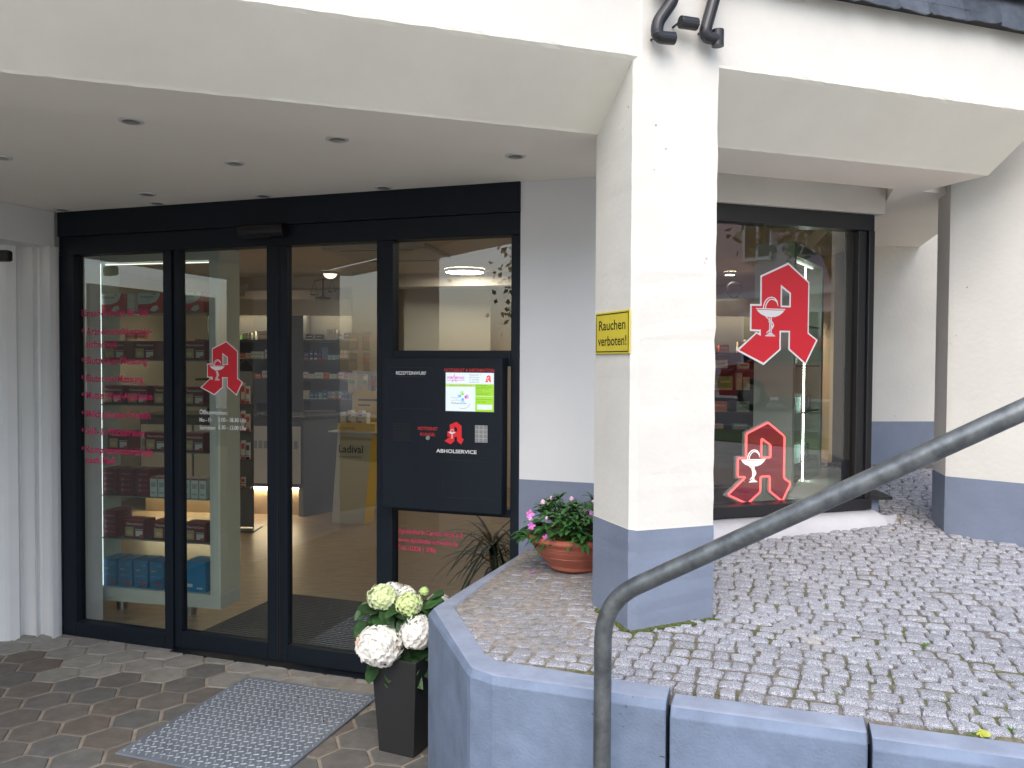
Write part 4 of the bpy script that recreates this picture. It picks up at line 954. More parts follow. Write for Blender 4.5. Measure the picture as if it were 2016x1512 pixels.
for k in range(95):
    a = rf.uniform(0, 6.28); el = rf.uniform(.15, 1.45); L_ = rf.uniform(.05, .17); d = Vector((math.cos(a) * math.cos(el), math.sin(a) * math.cos(el), math.sin(el)))
    tip = bc + Vector((d.x * .215, d.y * .215, .12 + d.z * L_ * 1.05)); root = bc + Vector((d.x * .06, d.y * .06, .115))
    bs_.tube([root, (root + tip) / 2 + Vector((0, 0, .015)), tip], .0022, 5)
    for q in range(7):
        aa = rf.uniform(0, 6.28); dd = Vector((math.cos(aa), math.sin(aa), rf.uniform(-.1, .7))); dd = (dd + d * .55).normalized(); g = rf.uniform(.6, 1.5)
        leaf_mesh(b, tip + dd * .004, dd, Vector((0, 0, 1)), rf.uniform(.055, .09), rf.uniform(.019, .029), .45, 0, (.034 * g, .11 * g, .024 * g), fold=.3, seg=5)
for k in range(60):
    a = rf.uniform(0, 6.28); dd = Vector((math.cos(a), math.sin(a), rf.uniform(-.15, .5))); g = rf.uniform(.6, 1.4)
    leaf_mesh(b, bc + Vector((math.cos(a) * .15, math.sin(a) * .15, rf.uniform(.135, .17))), dd, Vector((0, 0, 1)), rf.uniform(.055, .095), rf.uniform(.018, .026), .6, 0, (.03 * g, .09 * g, .02 * g), fold=.3, seg=5)
b.build("foliage", IL, imp); bs_.build("stem", mat("green_stem", (.07, .11, .03)), imp)
PET = mat("violet_petal", (1, 1, 1), .55, attr=True, var=.12, vscale=80)
def blossom(c, r_, col, face):
    b = MB(); face = face.normalized(); s1 = face.orthogonal().normalized(); s2 = face.cross(s1)
    for q in range(5):
        a = q * 1.2566 + rf.uniform(-.15, .15); ax = s1 * math.cos(a) + s2 * math.sin(a); ay = face.cross(ax); k = rf.uniform(.8, 1.2)
        P = [c, c + ax * r_ * .5 - ay * r_ * .4 * k + face * r_ * .25, c + ax * r_ * k - ay * r_ * .35 + face * r_ * .35, c + ax * r_ * 1.15 * k + face * r_ * .2, c + ax * r_ * k + ay * r_ * .35 + face * r_ * .35, c + ax * r_ * .5 + ay * r_ * .4 * k + face * r_ * .25]
        b.add([tuple(v) for v in P], [(0, 1, 2, 3, 4, 5)], 0, tuple(v * rf.uniform(.8, 1.15) for v in col))
    b.build("blossom", PET, imp)
def bud(c, r_, col):
    b = MB(); ph = rf.uniform(0, 6); pr = [(0, -1.1), (.55, -.8), (.95, -.1), (.85, .6), (.4, 1.15), (0, 1.3)]
    b.lathe([(r_ * p[0], r_ * p[1]) for p in pr], tuple(c), 10, 0, col); b.build("blossom", PET, imp)
for (px, py, r_, kind) in ((1069, 990, .014, 1), (1086, 981, .010, 1), (1125, 983, .012, 1), (1042, 1013, .020, 0), (1045, 1035, .018, 0), (1076, 1021, .009, 1), (1075, 1060, .018, 0), (1080, 1064, .016, 0), (1148, 1048, .018, 0), (1153, 1054, .014, 0), (1150, 1006, .012, 0), (1163, 1010, .013, 0), (1168, 988, .009, 1), (1044, 1022, .012, 1)):
    c = D(px, py, 3.50 - .17 + (.12 if py < 1010 else 0)); col = (.62, .20, .56) if kind == 0 else (.70, .45, .60)
    if kind: bud(c, r_ * .85, col)
    else: blossom(c, r_ * .82, col, Vector((rf.uniform(-.5, .5), -1, rf.uniform(-.2, .5))))
pq = G(1048, 1130, hgt(.1, 3.3)); b = MB()
for q in range(3):
    a = q * 2.1; b.add([tuple(pq + Vector((math.cos(a + t) * .011 * s, math.sin(a + t) * .011 * s, .004 + .006 * s * (t != 0)))) for (s, t) in ((.2, 0), (1, -.6), (1.3, 0), (1, .6))], [(0, 1, 2, 3)], 0, (.62, .14, .60))
o = b.build("fallen_blossom", PET, loc=tuple(pq)); tag(o, "single pink blossom dropped on the cobbles left of the terracotta bowl", "blossom")

# --- moss at the foot of the pillar, bits of dry leaf on the plate and pavers
MOSS = mat("moss_green", (.075, .095, .018), .95, var=.4, vscale=60, bump=.8, bscale=200)
b = MB(); rm = random.Random(31)
for k in range(170):
    if k % 3: q = PIL.P(rm.uniform(-.005, .32), 0, .006 + abs(rm.gauss(0, .012)))
    else: q = PIL.P(-.004 - abs(rm.gauss(0, .010)), 0, -rm.uniform(0, .28))
    r_ = rm.uniform(.004, .010); b.lathe([(0, -.004), (r_, -.002), (r_ * .8, r_ * .35), (0, r_ * .55)], (q.x, q.y, hgt(q.x, q.y) - .002), 6)
o = b.build("moss", MOSS); o["kind"] = "stuff"
def dry_leaf(px, py, z, sz, label):
    p = G(px, py, z); b = MB(); a = rf.uniform(0, 3.1)
    leaf_mesh(b, p, Vector((math.cos(a), math.sin(a), .12)), Vector((0, 0, 1)), sz, sz * .38, -.05, 0, (.06, .04, .022), fold=.4, seg=5)
    tag(b.build("dry_leaf", mat("dry_leaf_brown", (1, 1, 1), .8, attr=True), loc=tuple(p)), label, "leaf")
dry_leaf(592, 1374, .012, .022, "tiny dark dry leaf lying in the middle of the diamond plate"); dry_leaf(637, 1421, .012, .018, "tiny dark dry leaf near the right side of the diamond plate")
dry_leaf(285, 1286, .002, .014, "tiny dark scrap of leaf on the pale pavers before the doors"); dry_leaf(1420, 1372, .70, .022, "small brown dry leaf at the wall edge near the first joint"); dry_leaf(1312, 1493, .60, .02, "brown leaf stuck in the first wall joint")

# --- weeds in the joints
WD = mat("weed_green", (1, 1, 1), .6, attr=True)
def weed(px, py, n, ln, name, label, broad=False):
    p = G(px, py, .69); p = Vector((p.x, p.y, hgt(p.x, p.y) - .008)); p = G(px, py, p.z + .01); p.z -= .012; b = MB()
    for k in range(n):
        a = rf.uniform(0, 6.28); g = rf.uniform(.7, 1.4)
        d = Vector((math.cos(a) * .6, math.sin(a) * .6, rf.uniform(.6, 1.3)))
        leaf_mesh(b, p + Vector((rf.uniform(-.006, .006), rf.uniform(-.006, .006), 0)), d, Vector((rf.uniform(-1, 1), rf.uniform(-1, 1), .3)), ln * rf.uniform(.6, 1.2), (.022 if broad else .0022) * rf.uniform(.8, 1.3), .55, 0, (.10 * g, .22 * g, .03 * g) if not broad else (.42 * g, .46 * g, .06), seg=4)
    o = b.build(name, WD, loc=tuple(p)); tag(o, label, "weed", "weeds in the cobble joints")
weed(1823, 1265, 26, .030, "grass_tuft", "small grass tuft among the cobbles, above the right wall joint")
weed(1648, 1358, 16, .026, "grass_tuft", "thin grass blades in a joint near the wall, left of the lower tuft")
weed(1990, 1432, 26, .034, "grass_tuft", "grass tuft by the wall at the right picture border")
weed(1978, 1400, 12, .026, "grass_tuft", "faint thin grass blades just above the tuft by the border")
weed(1915, 1437, 12, .024, "seedling", "low green seedling next to the yellow leaf")
weed(1935, 1440, 4, .030, "yellow_leaf_weed", "broad yellow green leaf standing by the wall edge", True)
weed(1627, 1192, 14, .018, "moss_sprig", "tiny green sprig in the joint furthest up the cobbles")

# ================================================================ INSIDE THE SHOP
def q3(p): return tuple(p)
ORD = ["first", "second", "third", "fourth", "fifth", "sixth", "seventh", "eighth", "ninth", "tenth", "eleventh", "twelfth", "thirteenth", "fourteenth", "fifteenth", "sixteenth", "seventeenth", "eighteenth", "nineteenth", "twentieth"]
# entrance matting
MF = EN
em = MB(Matrix(((EN.d.x, EN.n.x, 0, EN.o.x), (EN.d.y, EN.n.y, 0, EN.o.y), (0, 0, 1, 0))) if False else Matrix(((EN.d.x, EN.n.x, 0, EN.o.x), (EN.d.y, EN.n.y, 0, EN.o.y), (0, 0, 1, 0), (0, 0, 0, 1))))
em.box(.74, 2.95, -1.14, -.15, .001, .008)
mt = thing("entrance_mat", "dark ribbed entrance mat on the oak floor behind the sliding doors", "door mat", q3(EN.P(1.8, 0, -.6)))
em.build("base", MATC, mt)
em = MB(Matrix(((EN.d.x, EN.n.x, 0, EN.o.x), (EN.d.y, EN.n.y, 0, EN.o.y), (0, 0, 1, 0), (0, 0, 0, 1)))); k = 0
while -1.13 + k * .028 < -.16: em.box(.75, 2.94, -1.13 + k * .028, -1.13 + k * .028 + .010, .0085, .012); k += 1
em.build("rib_strip", mat("rib_grey", (.085, .088, .092), .8), mt)

# --- tall glass showcases
def showcase(fr, W, shelves, label, zb=.08, zt_=2.285, led_s=.035, leg_s=.62, posts=(.025, .07)):
    t_ = thing("glass_showcase", label, "display cabinet", q3(fr.P(W / 2, 0, -.11)))
    dpt = -.22
    b = MB(fr.M()); b.box(0, W, zb, zb + .085, dpt, 0); b.box(0, W, zt_ - .075, zt_, dpt, 0)
    b.box(W - posts[1], W - .0185, zb + .0855, zt_ - .0755, -.02, 0); b.box(0, posts[0], zb + .0855, zt_ - .0755, dpt, 0)
    b.box(W - posts[1], W - .0185, zb + .0855, zt_ - .0755, dpt, dpt + .02)
    b.build("frame", OFFW, t_, bevel=.002)
    b = MB(fr.M()); b.box(W - .018, W, zb + .0855, zt_ - .0755, dpt, 0.0); b.build("side_panel", mat("cabinet_side", (.58, .60, .50), .45), t_)
    b = MB(fr.M()); b.box(posts[0] + .001, W - posts[1] - .001, zb + .086, zt_ - .076, -.008, -.004); b.build("glass_door", GLASS_IN if fr is LC else (MATS.get("cabinet_glass_clear") or glass_mat("cabinet_glass_clear", (.9, .96, .93), .35)), t_)
    for z in shelves:
        b = MB(fr.M()); b.box(posts[0] + .002, W - posts[1] - .002, z - .007, z, dpt + .01, -.012); b.build("shelf", mat("shelf_glass", (.16, .24, .21), .15), t_)
    b = MB(fr.M())
    b.box(led_s - .0025, led_s + .0025, zb + .09, zt_ - .08, -.022, -.017) if fr is LC else [b.box(led_s - .006, led_s + .006, zb + .1 + .017 * i, zb + .111 + .017 * i, -.032, -.024) for i in range(118)]; b.build("light_strip", LED, t_)
    b = MB()
    c = fr.P(leg_s, 0, -.11); b.lathe([(.035, 0), (.035, zb)], tuple(c), 20); b.build("leg", CHROME, t_, smooth=True)
    b = MB(); c = fr.P(.12, 0, -.11); b.lathe([(.035, 0), (.035, zb)], tuple(c), 20); b.build("leg", CHROME, t_, smooth=True)
    return t_
cl = Vector((-1.770, 4.985, 0)); angl = R(-13); LC = Frame(cl.x - .90 * math.cos(angl), cl.y - .90 * math.sin(angl), -13)
LSH = [1.893, 1.602, 1.322, 1.035, .748, .478]
showcase(LC, .90, LSH, "tall pale framed glass showcase with shelves behind the left pane and left door leaf", posts=(.03, .072), led_s=.05)
RC = Frame(1.592, 4.65, 57.4)
RSH = [1.83, 1.59, 1.312, 1.02, .55]
showcase(RC, .74, RSH, "tall white glass showcase with light strips standing inside the corner shop window", posts=(.03, .045), led_s=.36)
b = MB(RC.M()); b.box(-.019, -.001, .08, 2.285, -.22, 0); o = b.build("front_panel", mat("cabinet_grey", (.50, .54, .47), .5), bpy.data.objects["glass_showcase.001"])
for c_ in bpy.data.objects["glass_showcase.001"].children:
    if c_.name.startswith('light_strip'): c_.data.materials[0] = mat('led_dots', (.9, .9, .9), .5, emit=(1, .97, .88), es=7)

# --- cartons
def paint(n, c): return mat(n, c, .45)
C_DR, C_R, C_W, C_G, C_O, C_B, C_N, C_T, C_Y, C_K, C_CR = (paint("carton_dark_red", (.16, .012, .022)), paint("carton_red", (.52, .04, .03)), paint("carton_white", (.62, .62, .60)), paint("carton_green", (.14, .42, .08)), paint("carton_orange", (.62, .17, .05)),
    paint("carton_blue", (.03, .17, .36)), paint("carton_navy", (.02, .045, .17)), paint("carton_teal", (.22, .42, .48)), paint("carton_yellow", (.60, .42, .05)), paint("carton_black", (.03, .03, .035)), paint("carton_cream", (.60, .52, .42)))
C_SK = paint("carton_tan", (.45, .32, .16))
def fr_at(fr, s, z, o): return fr.M(s, z, o)
def link_mesh(name, me, M, label, cat, group):
    o = bpy.data.objects.new(name, me); COL.objects.link(o); o.matrix_world = M; return tag(o, label, cat, group)
def make_me(fn, mats):
    b = MB(); fn(b); o = b.build("x", mats); me = o.data; bpy.data.objects.remove(o); return me
def heat(b, w=.150, h=.118, d=.11):       # heat pad carton
    b.box(-w / 2, w / 2, 0, h, -d, 0, 0); b.box(-w / 2, w / 2, h * .955, h * 1.0, .0002, .0008, 3)
    b.box(-w * .42, -w * .02, h * .10, h * .60, .0005, .0010, 2); b.box(w * .08, w * .42, h * .12, h * .42, .0005, .0010, 1); b.box(w * .05, w * .44, h * .47, h * .50, .0005, .0009, 1)
    add_shape(b, [[(w * .36 + .016 * math.cos(t), h * .14 + .010 * math.sin(t)) for t in [k * .5236 for k in range(12)]]], .0012, 3)
    add_shape(b, [[(-w * .22 + .022 * math.cos(t), h * .30 + .014 * math.sin(t)) for t in [k * .5236 for k in range(12)]]], .0012, 4)
    add_text(b, "ThermaCare", -w * .38, h * .72, .0008, .0135, width=w * .80, m=1, shear=.25, bold=.035)
ME_HEAT = make_me(heat, [C_DR, C_W, C_SK, C_R, paint("carton_skin", (.62, .46, .28))])
def redtall(b, w=.095, h=.165, d=.15):
    b.box(-w / 2, w / 2, 0, h, -d, 0, 0); b.box(-w * .35, w * .35, h * .80, h * .84, .0004, .0009, 1)
    for k in range(3): b.box(-w * .36, -w * .16, h * (.55 - .2 * k), h * (.66 - .2 * k), .0004, .0009, 1); b.box(-w * .1, w * .36, h * (.6 - .2 * k), h * (.62 - .2 * k), .0004, .0009, 1)
ME_TALL = make_me(redtall, [C_DR, paint("carton_pale_print", (.32, .16, .16))])
def gel(b, w=.172, h=.125, d=.10):
    b.box(-w / 2, w / 2, 0, h, -d, 0, 0)
    add_shape(b, [[(-w / 2, h), (w * .42, h), (w * .34, h * .72), (w * .22, h * .55), (0, h * .46), (-w / 2, h * .44)]], .0006, 1)
    add_shape(b, [[(-w * .02, h * .15), (w * .12, h * .34), (w * .30, h * .38), (w * .34, h * .2), (w * .16, h * .06)]], .0008, 1)
    add_text(b, "Voltaren", -w * .42, h * .74, .0010, .018, width=w * .56, m=2, bold=.01); b.box(-w * .40, w * .02, h * .62, h * .64, .0009, .0011, 3); b.box(-w * .36, w * .0, h * .53, h * .545, .0009, .0011, 3)
    b.box(w * .12, w * .24, h * .90, h * .97, .0009, .0011, 4)
ME_GEL = make_me(gel, [C_R, C_W, C_K, paint("carton_grey_print", (.35, .35, .35)), C_G])
def cold(b, w=.098, h=.172, d=.15):
    b.box(-w / 2, w / 2, 0, h, -d, 0, 0); b.box(-w * .36, -w * .05, h * .62, h * .67, .0004, .0009, 1); add_text(b, "KALT &", -w * .36, h * .40, .0008, .0125, width=w * .66, m=2)
    add_shape(b, [band([(w * .1, h * .78), (w * .16, h * .86), (w * .28, h * .87), (w * .34, h * .80)], .004)], .0008, 2); b.box(-w * .36, w * .3, h * .20, h * .23, .0004, .0009, 3)
    add_shape(b, [[(w * .25 + .013 * math.cos(t), h * .13 + .010 * math.sin(t)) for t in [k * .5236 for k in range(12)]]], .0010, 3)
ME_COLD = make_me(cold, [C_B, C_SK, paint("carton_sky_print", (.20, .42, .55)), C_R])
def bigblue(b): b.box(-.07, .07, 0, .19, -.15, 0, 0); b.box(-.065, -.02, .03, .05, .0004, .0009, 1); b.box(.01, .05, .02, .03, .0004, .0009, 1)
ME_BIG = make_me(bigblue, [paint("carton_bright_blue", (.02, .22, .50)), C_W])
def whiterow(b):
    b.box(-.024, .024, 0, .122, -.09, 0, 0); b.box(-.024, .024, .112, .122, .0004, .0008, 1); b.box(-.016, .016, .06, .09, .0004, .0008, 2); b.box(-.016, .016, .02, .03, .0004, .0008, 2)
ME_WR = make_me(whiterow, [C_W, C_R, paint("carton_grey_print", (.35, .35, .35))])
def plain(wd, h, mats):
    def f(b): b.box(-wd / 2, wd / 2, 0, h, -.08, 0, 0); b.box(-wd * .35, wd * .35, h * .55, h * .68, .0004, .0008, 1); b.box(-wd / 2, wd / 2, 0, h * .16, .0004, .0008, 1)
    return make_me(f, mats)
def put(me, fr, px, py_z, name, label, cat, group, o=-.03):
    s_, _ = fr.on(px, 800, o); return link_mesh(name, me, fr.M(s_, py_z + .0005, o), label, cat, group)
lv_ = ["top", "second", "third", "fourth", "fifth", "sixth", "bottom"]
def row(me, fr, pxs, zi, z, name, what, cat, group, o=-.03, extra=""):
    for k, px in enumerate(pxs):
        lab = f"{what}, " + (f"{ORD[k]} from left, " if len(pxs) > 1 else "") + f"{lv_[zi]} shelf, left showcase"
        put(me, fr, px, z, name, lab, cat, group, o)
row(ME_GEL, LC, [221, 297, 377], 0, LSH[0], "pain_gel_carton", "red and white gel carton", "carton", "gel cartons in the left showcase")
put(plain(.05, .12, [C_W, C_CR]), LC, 259, LSH[0], "slim_carton", "slim white carton between two red and white gel cartons, left showcase", "carton", None)
row(ME_HEAT, LC, [226, 285, 383], 1, LSH[1], "heat_pad_carton", "dark red heat pad carton", "carton", "heat pad cartons")
row(ME_HEAT, LC, [221, 270, 322, 381], 2, LSH[2], "heat_pad_carton", "dark red heat pad carton", "carton", "heat pad cartons")
row(ME_HEAT, LC, [232, 305, 380], 3, LSH[3], "heat_pad_carton", "dark red heat pad carton", "carton", "heat pad cartons")
row(ME_TALL, LC, [213, 247, 281], 4, LSH[4], "tall_heat_pad_carton", "tall dark red carton turned sideways", "carton", "tall dark red cartons")
row(ME_WR, LC, [301, 317, 333, 366, 382, 398], 4, LSH[4], "white_carton", "white carton with red top edge", "carton", "white red topped cartons")
row(ME_TALL, LC, [214], 5, LSH[5], "tall_heat_pad_carton", "tall dark red carton turned sideways", "carton", "tall dark red cartons")
row(ME_HEAT, LC, [262, 320, 382], 5, LSH[5], "heat_pad_carton", "dark red heat pad carton", "carton", "heat pad cartons")
row(ME_COLD, LC, [213, 244, 275, 306], 6, .1655, "cold_pack_carton", "blue cold pack carton", "carton", "blue cold pack cartons")
put(ME_BIG, LC, 383, .1655, "large_blue_carton", "large plain blue carton on the bottom of the left showcase", "carton", None)
# right showcase contents
ME_SM = plain(.045, .085, [paint("carton_pale_teal", (.40, .52, .54)), C_R]); ME_SM2 = plain(.05, .10, [C_W, C_T]); ME_CRM = plain(.085, .16, [paint("carton_pale_yellow", (.60, .55, .42)), C_O])
def rrow(me, ss, z, what, shelf, name="small_carton"):
    for k, s_ in enumerate(ss): link_mesh(name, me, RC.M(s_, z + .0005, -.05), f"{what}, {ORD[k]} from front, {shelf}, window showcase", "carton", "cartons in the window showcase")
rrow(ME_SM2, [.10, .20, .30], RSH[0], "small white and teal carton", "highest shelf")
rrow(ME_SM, [.10, .18, .26], RSH[1], "tiny teal carton with red foot", "second highest shelf")
rrow(ME_SM, [.09, .16, .24, .40, .47], RSH[2], "tiny teal carton with red foot", "middle shelf"); rrow(ME_SM2, [.55, .62], RSH[2], "small white and teal carton", "middle shelf")
rrow(ME_SM, [.09, .17, .42, .50, .58], RSH[3], "tiny teal carton with red foot", "fourth shelf")
rrow(ME_CRM, [.12, .22, .34, .50], .706 - .15, "pale yellow and orange carton", "lowest shelf", "tall_carton")
# lit ceiling rail of LEDs inside both showcases
for (nm, fr, a, c) in (("glass_showcase", LC, .06, .8), ("glass_showcase.001", RC, .06, .66)):
    b = MB(fr.M()); b.box(a, c, 2.200, 2.204, -.06, -.05); b.build("light_strip", mat("led_soft", (.9, .9, .9), .5, emit=(1, .95, .85), es=1.0), bpy.data.objects[nm])

# --- shelf wall at the back of the shop
BW = Frame(-3.6, 9.35, 0)
def zY(py, Y): return D(700, py, Y).z
def xs(px, Y=9.30): return D(px, 700, Y).x + 3.6
SHZ = [zY(669.5, 9.3), zY(708, 9.3), zY(747, 9.3), zY(787, 9.3), zY(819, 9.3)]
sw = thing("wall_shelving", "dark shelf wall filled with medicine cartons at the back of the shop", "shelving", (-2.6, 9.4, 0))
xr = xs(691); x0_ = .0
b = MB(BW.M()); b.box(x0_, xr, .2, 2.16, -.40, -.36); b.box(xr, xr + .03, .2, 2.30, -.40, 0.0); b.box(xs(566), xs(594), .2, 2.16, -.36, -.02)
b.build("back_panel", DKGREY, sw)
for z in SHZ:
    for (a, c) in ((x0_, xs(565.8)), (xs(594.2), xr - .001)):
        b = MB(BW.M()); b.box(a, c, z - .022, z, -.36, 0); b.build("shelf", mat("shelf_board", (.035, .036, .04), .5), sw)
b = MB(BW.M()); b.box(x0_, xr - .001, 2.165, 2.30, -.40, -.02); b.box(x0_, xr - .001, 2.115, 2.1645, -.02, 0.0); b.build("header_beam", mat("header_cream", (.50, .44, .34), .7), sw)
b = MB(BW.M()); b.box(x0_, xr - .01, 2.142, 2.160, -.14, -.07); b.build("light_strip", LEDW, sw)
def stock(px0, px1, hpx, zi, ca, cb, side, k, Y=9.33, frame=BW, off=3.6, zs=SHZ, where="shelf wall"):
    a, c = D(px0, 700, Y).x + off, D(px1, 700, Y).x + off; h = hpx * Y / F_PX; w_ = (c - a) * .93
    key = (round(w_, 2), round(h, 2), ca.name, cb.name)
    if key not in SMC: SMC[key] = plain(w_, h, [ca, cb])
    return link_mesh("medicine_carton", SMC[key], frame.M((a + c) / 2, zs[zi] + .0005, -.02), f"{ca.name.replace('carton_', '').replace('_', ' ')} carton, {ORD[k]} from left, {ORD[zi]} row, {side}", "carton", "medicine cartons on the " + where)
SMC = {}
STK = {("back shelves, middle", 0): [(600, 615, 11, C_K, C_W), (619, 634, 11, C_K, C_W), (635, 640, 6, C_K, C_W), (641, 655, 21, C_W, C_CR), (656, 661, 21, C_CR, C_W), (662, 674, 15, C_W, C_B), (675, 688, 14, C_N, C_W)],
 ("back shelves, middle", 1): [(596, 606, 14, C_N, C_O), (608, 614, 18, C_N, C_W), (616, 623, 18, C_N, C_W), (625, 631, 16, C_N, C_R), (632, 642, 24, C_B, C_R), (643, 651, 9, C_T, C_W), (652, 659, 9, C_T, C_W), (660, 667, 9, C_T, C_G), (668, 675, 18, C_W, C_R), (676, 683, 18, C_W, C_R), (684, 690, 18, C_W, C_O)],
 ("back shelves, middle", 2): [(595, 603, 14, C_W, C_R), (604, 616, 10, C_W, C_R), (617, 634, 13, C_W, C_G), (635, 645, 13, C_O, C_R), (646, 662, 10, C_W, C_G), (663, 676, 13, C_W, C_O), (677, 687, 13, C_O, C_W)],
 ("back shelves, middle", 3): [(595, 600, 17, C_CR, C_W), (601, 606, 17, C_CR, C_W), (607, 616, 13, C_B, C_W), (617, 624, 13, C_B, C_W), (625, 633, 13, C_T, C_W), (634, 642, 17, C_B, C_W), (643, 650, 15, C_T, C_R), (651, 657, 15, C_W, C_R), (658, 664, 16, C_T, C_R), (665, 671, 16, C_W, C_R), (672, 677, 17, C_B, C_W), (678, 683, 17, C_N, C_T), (684, 690, 15, C_B, C_T)],
 ("back shelves, middle", 4): [(595 + 9 * k, 603 + 9 * k, 9, C_CR, C_W) for k in range(7)] + [(660, 667, 8, C_B, C_W), (668, 679, 8, C_W, C_B), (680, 690, 8, C_W, C_B)],
 ("back shelves, left", 0): [(461, 471, 9, C_G, C_W), (475, 480, 14, C_W, C_G), (481, 486, 14, C_W, C_G), (487, 493, 14, C_W, C_G), (496, 500, 17, C_W, C_G), (505, 528, 17, C_W, C_O)],
 ("back shelves, left", 1): [(468, 474, 12, C_O, C_W), (475, 480, 11, C_O, C_CR), (481, 485, 12, C_W, C_O), (486, 491, 12, C_CR, C_O), (492, 498, 15, C_W, C_G), (499, 504, 16, C_W, C_G), (505, 510, 16, C_W, C_G), (511, 517, 16, C_W, C_G), (519, 526, 19, C_W, C_G)],
 ("back shelves, left", 2): [(469, 484, 10, C_G, C_W), (485, 499, 10, C_O, C_W), (500, 512, 10, C_O, C_W), (513, 528, 16, C_W, C_O)],
 ("back shelves, left", 3): [(518, 528, 14, C_CR, C_W), (470, 480, 12, C_W, C_R)]}
for (side, zi), L_ in STK.items():
    for k, (p0, p1, h, ca, cb) in enumerate(L_): stock(p0, p1, h, zi, ca, cb, side, k)
for k, (p0, p1) in enumerate(((247, 262), (268, 283))): stock(p0, p1, 14, 0, C_O, C_W, "back shelves, far left", k)
# shelf wall seen through the corner window
Y2 = 8.9; BW2 = Frame(1.2, Y2 + .05, 0); SH2 = [zY(690, Y2), zY(724, Y2), zY(764.5, Y2), zY(808, Y2), zY(842, Y2)]
s2 = thing("wall_shelving", "dark shelf wall with orange, green and teal cartons seen through the corner window", "shelving", (2.2, 9, 0))
b = MB(BW2.M()); b.box(0, 2.0, .2, 2.13, -.4, -.36); b.build("back_panel", DKGREY, s2)
for z in SH2: b = MB(BW2.M()); b.box(0, 2.0, z - .022, z, -.36, 0); b.build("shelf", mat("shelf_board", (.035, .036, .04)), s2)
b = MB(BW2.M()); b.box(0, 2.0, 2.17, 2.30, -.40, -.02); b.box(0, 2.0, 2.115, 2.1695, -.02, 0); b.build("header_beam", mat("header_cream", (.50, .44, .34)), s2)
b = MB(BW2.M()); b.box(0, 2.0, 2.145, 2.165, -.14, -.07); b.build("light_strip", LEDW, s2)
STK2 = {0: [(1406, 1417, 9, C_O, C_W), (1419, 1439, 15, C_O, C_W), (1456, 1470, 22, C_CR, C_R), (1471, 1484, 26, C_CR, C_T)], 1: [(1408, 1437, 19, C_W, C_N), (1457, 1480, 14, C_W, C_R)],
        2: [(1406, 1415, 20, C_G, C_W), (1417, 1447, 27, C_G, C_CR), (1454, 1466, 34, C_CR, C_W), (1467, 1481, 26, C_CR, C_W)], 3: [(1406, 1437, 21, C_O, C_CR), (1455, 1481, 21, C_T, C_W)], 4: [(1406, 1430, 10, C_CR, C_O), (1448, 1478, 11, C_T, C_CR)]}
for zi, L_ in STK2.items():
    for k, (p0, p1, h, ca, cb) in enumerate(L_): stock(p0, p1, h, zi, ca, cb, "shelves behind corner window", k, Y2, BW2, -1.2, SH2, "window side shelf wall")
# framed picture above that shelf
q = D(1431, 575, Y2 + .3); b = MB(); b.lathe([(.075, -.006), (.09, 0), (.075, .006)], (0, 0, 0), 28)
o = b.build("wall_crest", C_K); o.rotation_euler = (R(90), 0, 0); o.location = q + Vector((0, -.3, 0)); tag(o, "round dark wreath emblem above the shelf behind the corner window", "wall ornament")

# --- header ornaments: scale and mortar
q = D(636, 611, 9.28); sc_ = thing("balance_scale", "old balance scale standing on the shelf header", "scale", (q.x, 9.28, 2.166)); DM = mat("aged_brass", (.05, .035, .02), .4, metal=.7)
b = MB(); b.lathe([(0, 0), (.09, 0), (.09, .015), (.02, .03), (.008, .05), (.008, .21), (.014, .22), (0, .24)], (q.x, 9.28, 2.30), 14); b.build("stand", DM, sc_)
b = MB(); b.tube([(q.x - .10, 9.28, 2.50), (q.x, 9.28, 2.52), (q.x + .10, 9.28, 2.535)], .005, 6); b.build("beam", DM, sc_)
for s_, zz_ in ((-.10, 2.50), (.10, 2.535)):
    b = MB(); b.tube([(q.x + s_, 9.28, zz_), (q.x + s_ - .04, 9.28, zz_ - .15)], .0025, 4); b.tube([(q.x + s_, 9.28, zz_), (q.x + s_ + .04, 9.28, zz_ - .15)], .0025, 4)
    b.lathe([(0, -.165), (.035, -.16), (.05, -.15)], (q.x + s_, 9.28, zz_), 12); b.build("weighing_pan", DM, sc_)
q = D(477, 600, 9.28); b = MB(); b.lathe([(0, 0), (.06, 0), (.065, .02), (.05, .04), (.075, .10), (.09, .15), (.078, .15), (.04, .05)], (0, 0, 0), 16)
mo_ = b.build("mortar_bowl", paint("stoneware", (.42, .38, .32))); mo_.location = (q.x, 9.2, 2.30); tag(mo_, "stone apothecary mortar standing on the shelf header at the left", "mortar")

# --- sales counter
ct = thing("sales_counter", "dark grey sales counter with white front panels and a glowing plinth", "counter", (-2.6, 8.7, 0))
cp = [(-3.9, 8.62), (-2.135, 8.41), (-1.67, 9.05), (-1.70, 9.25), (-3.9, 9.25)]
b = MB(); b.prism(cp, .30, 1.0); b.prism([(-2.19, 8.44), (-2.135, 8.41), (-1.67, 9.05), (-1.75, 9.2), (-2.19, 9.2)], 0, .2995); b.build("body", CNT, ct)
b = MB(); b.prism([(p[0] + (.02 if p[0] > -3 else 0), p[1] - (.02 if p[1] < 9 else 0)) for p in cp], 1.0005, 1.035); b.build("worktop", mat("worktop_dark", (.035, .037, .042), .25), ct, bevel=.003)
CF = Frame(-3.9, 8.62, -6.78)
for k in range(3):
    b = MB(CF.M()); b.box(.02 + k * .585, .58 + k * .585, .34, .93, 0.002, .02); p_ = b.build("front_panel", mat("front_white", (.55, .55, .53), .5), ct)
    b = MB(CF.M())
    for j in range(10): b.box(.03 + k * .585 + j * .054, .07 + k * .585 + j * .054, .70, .78, .0205, .022)
    b.build("pattern_band", mat("pattern_blue", (.25, .30, .36), .5), p_)
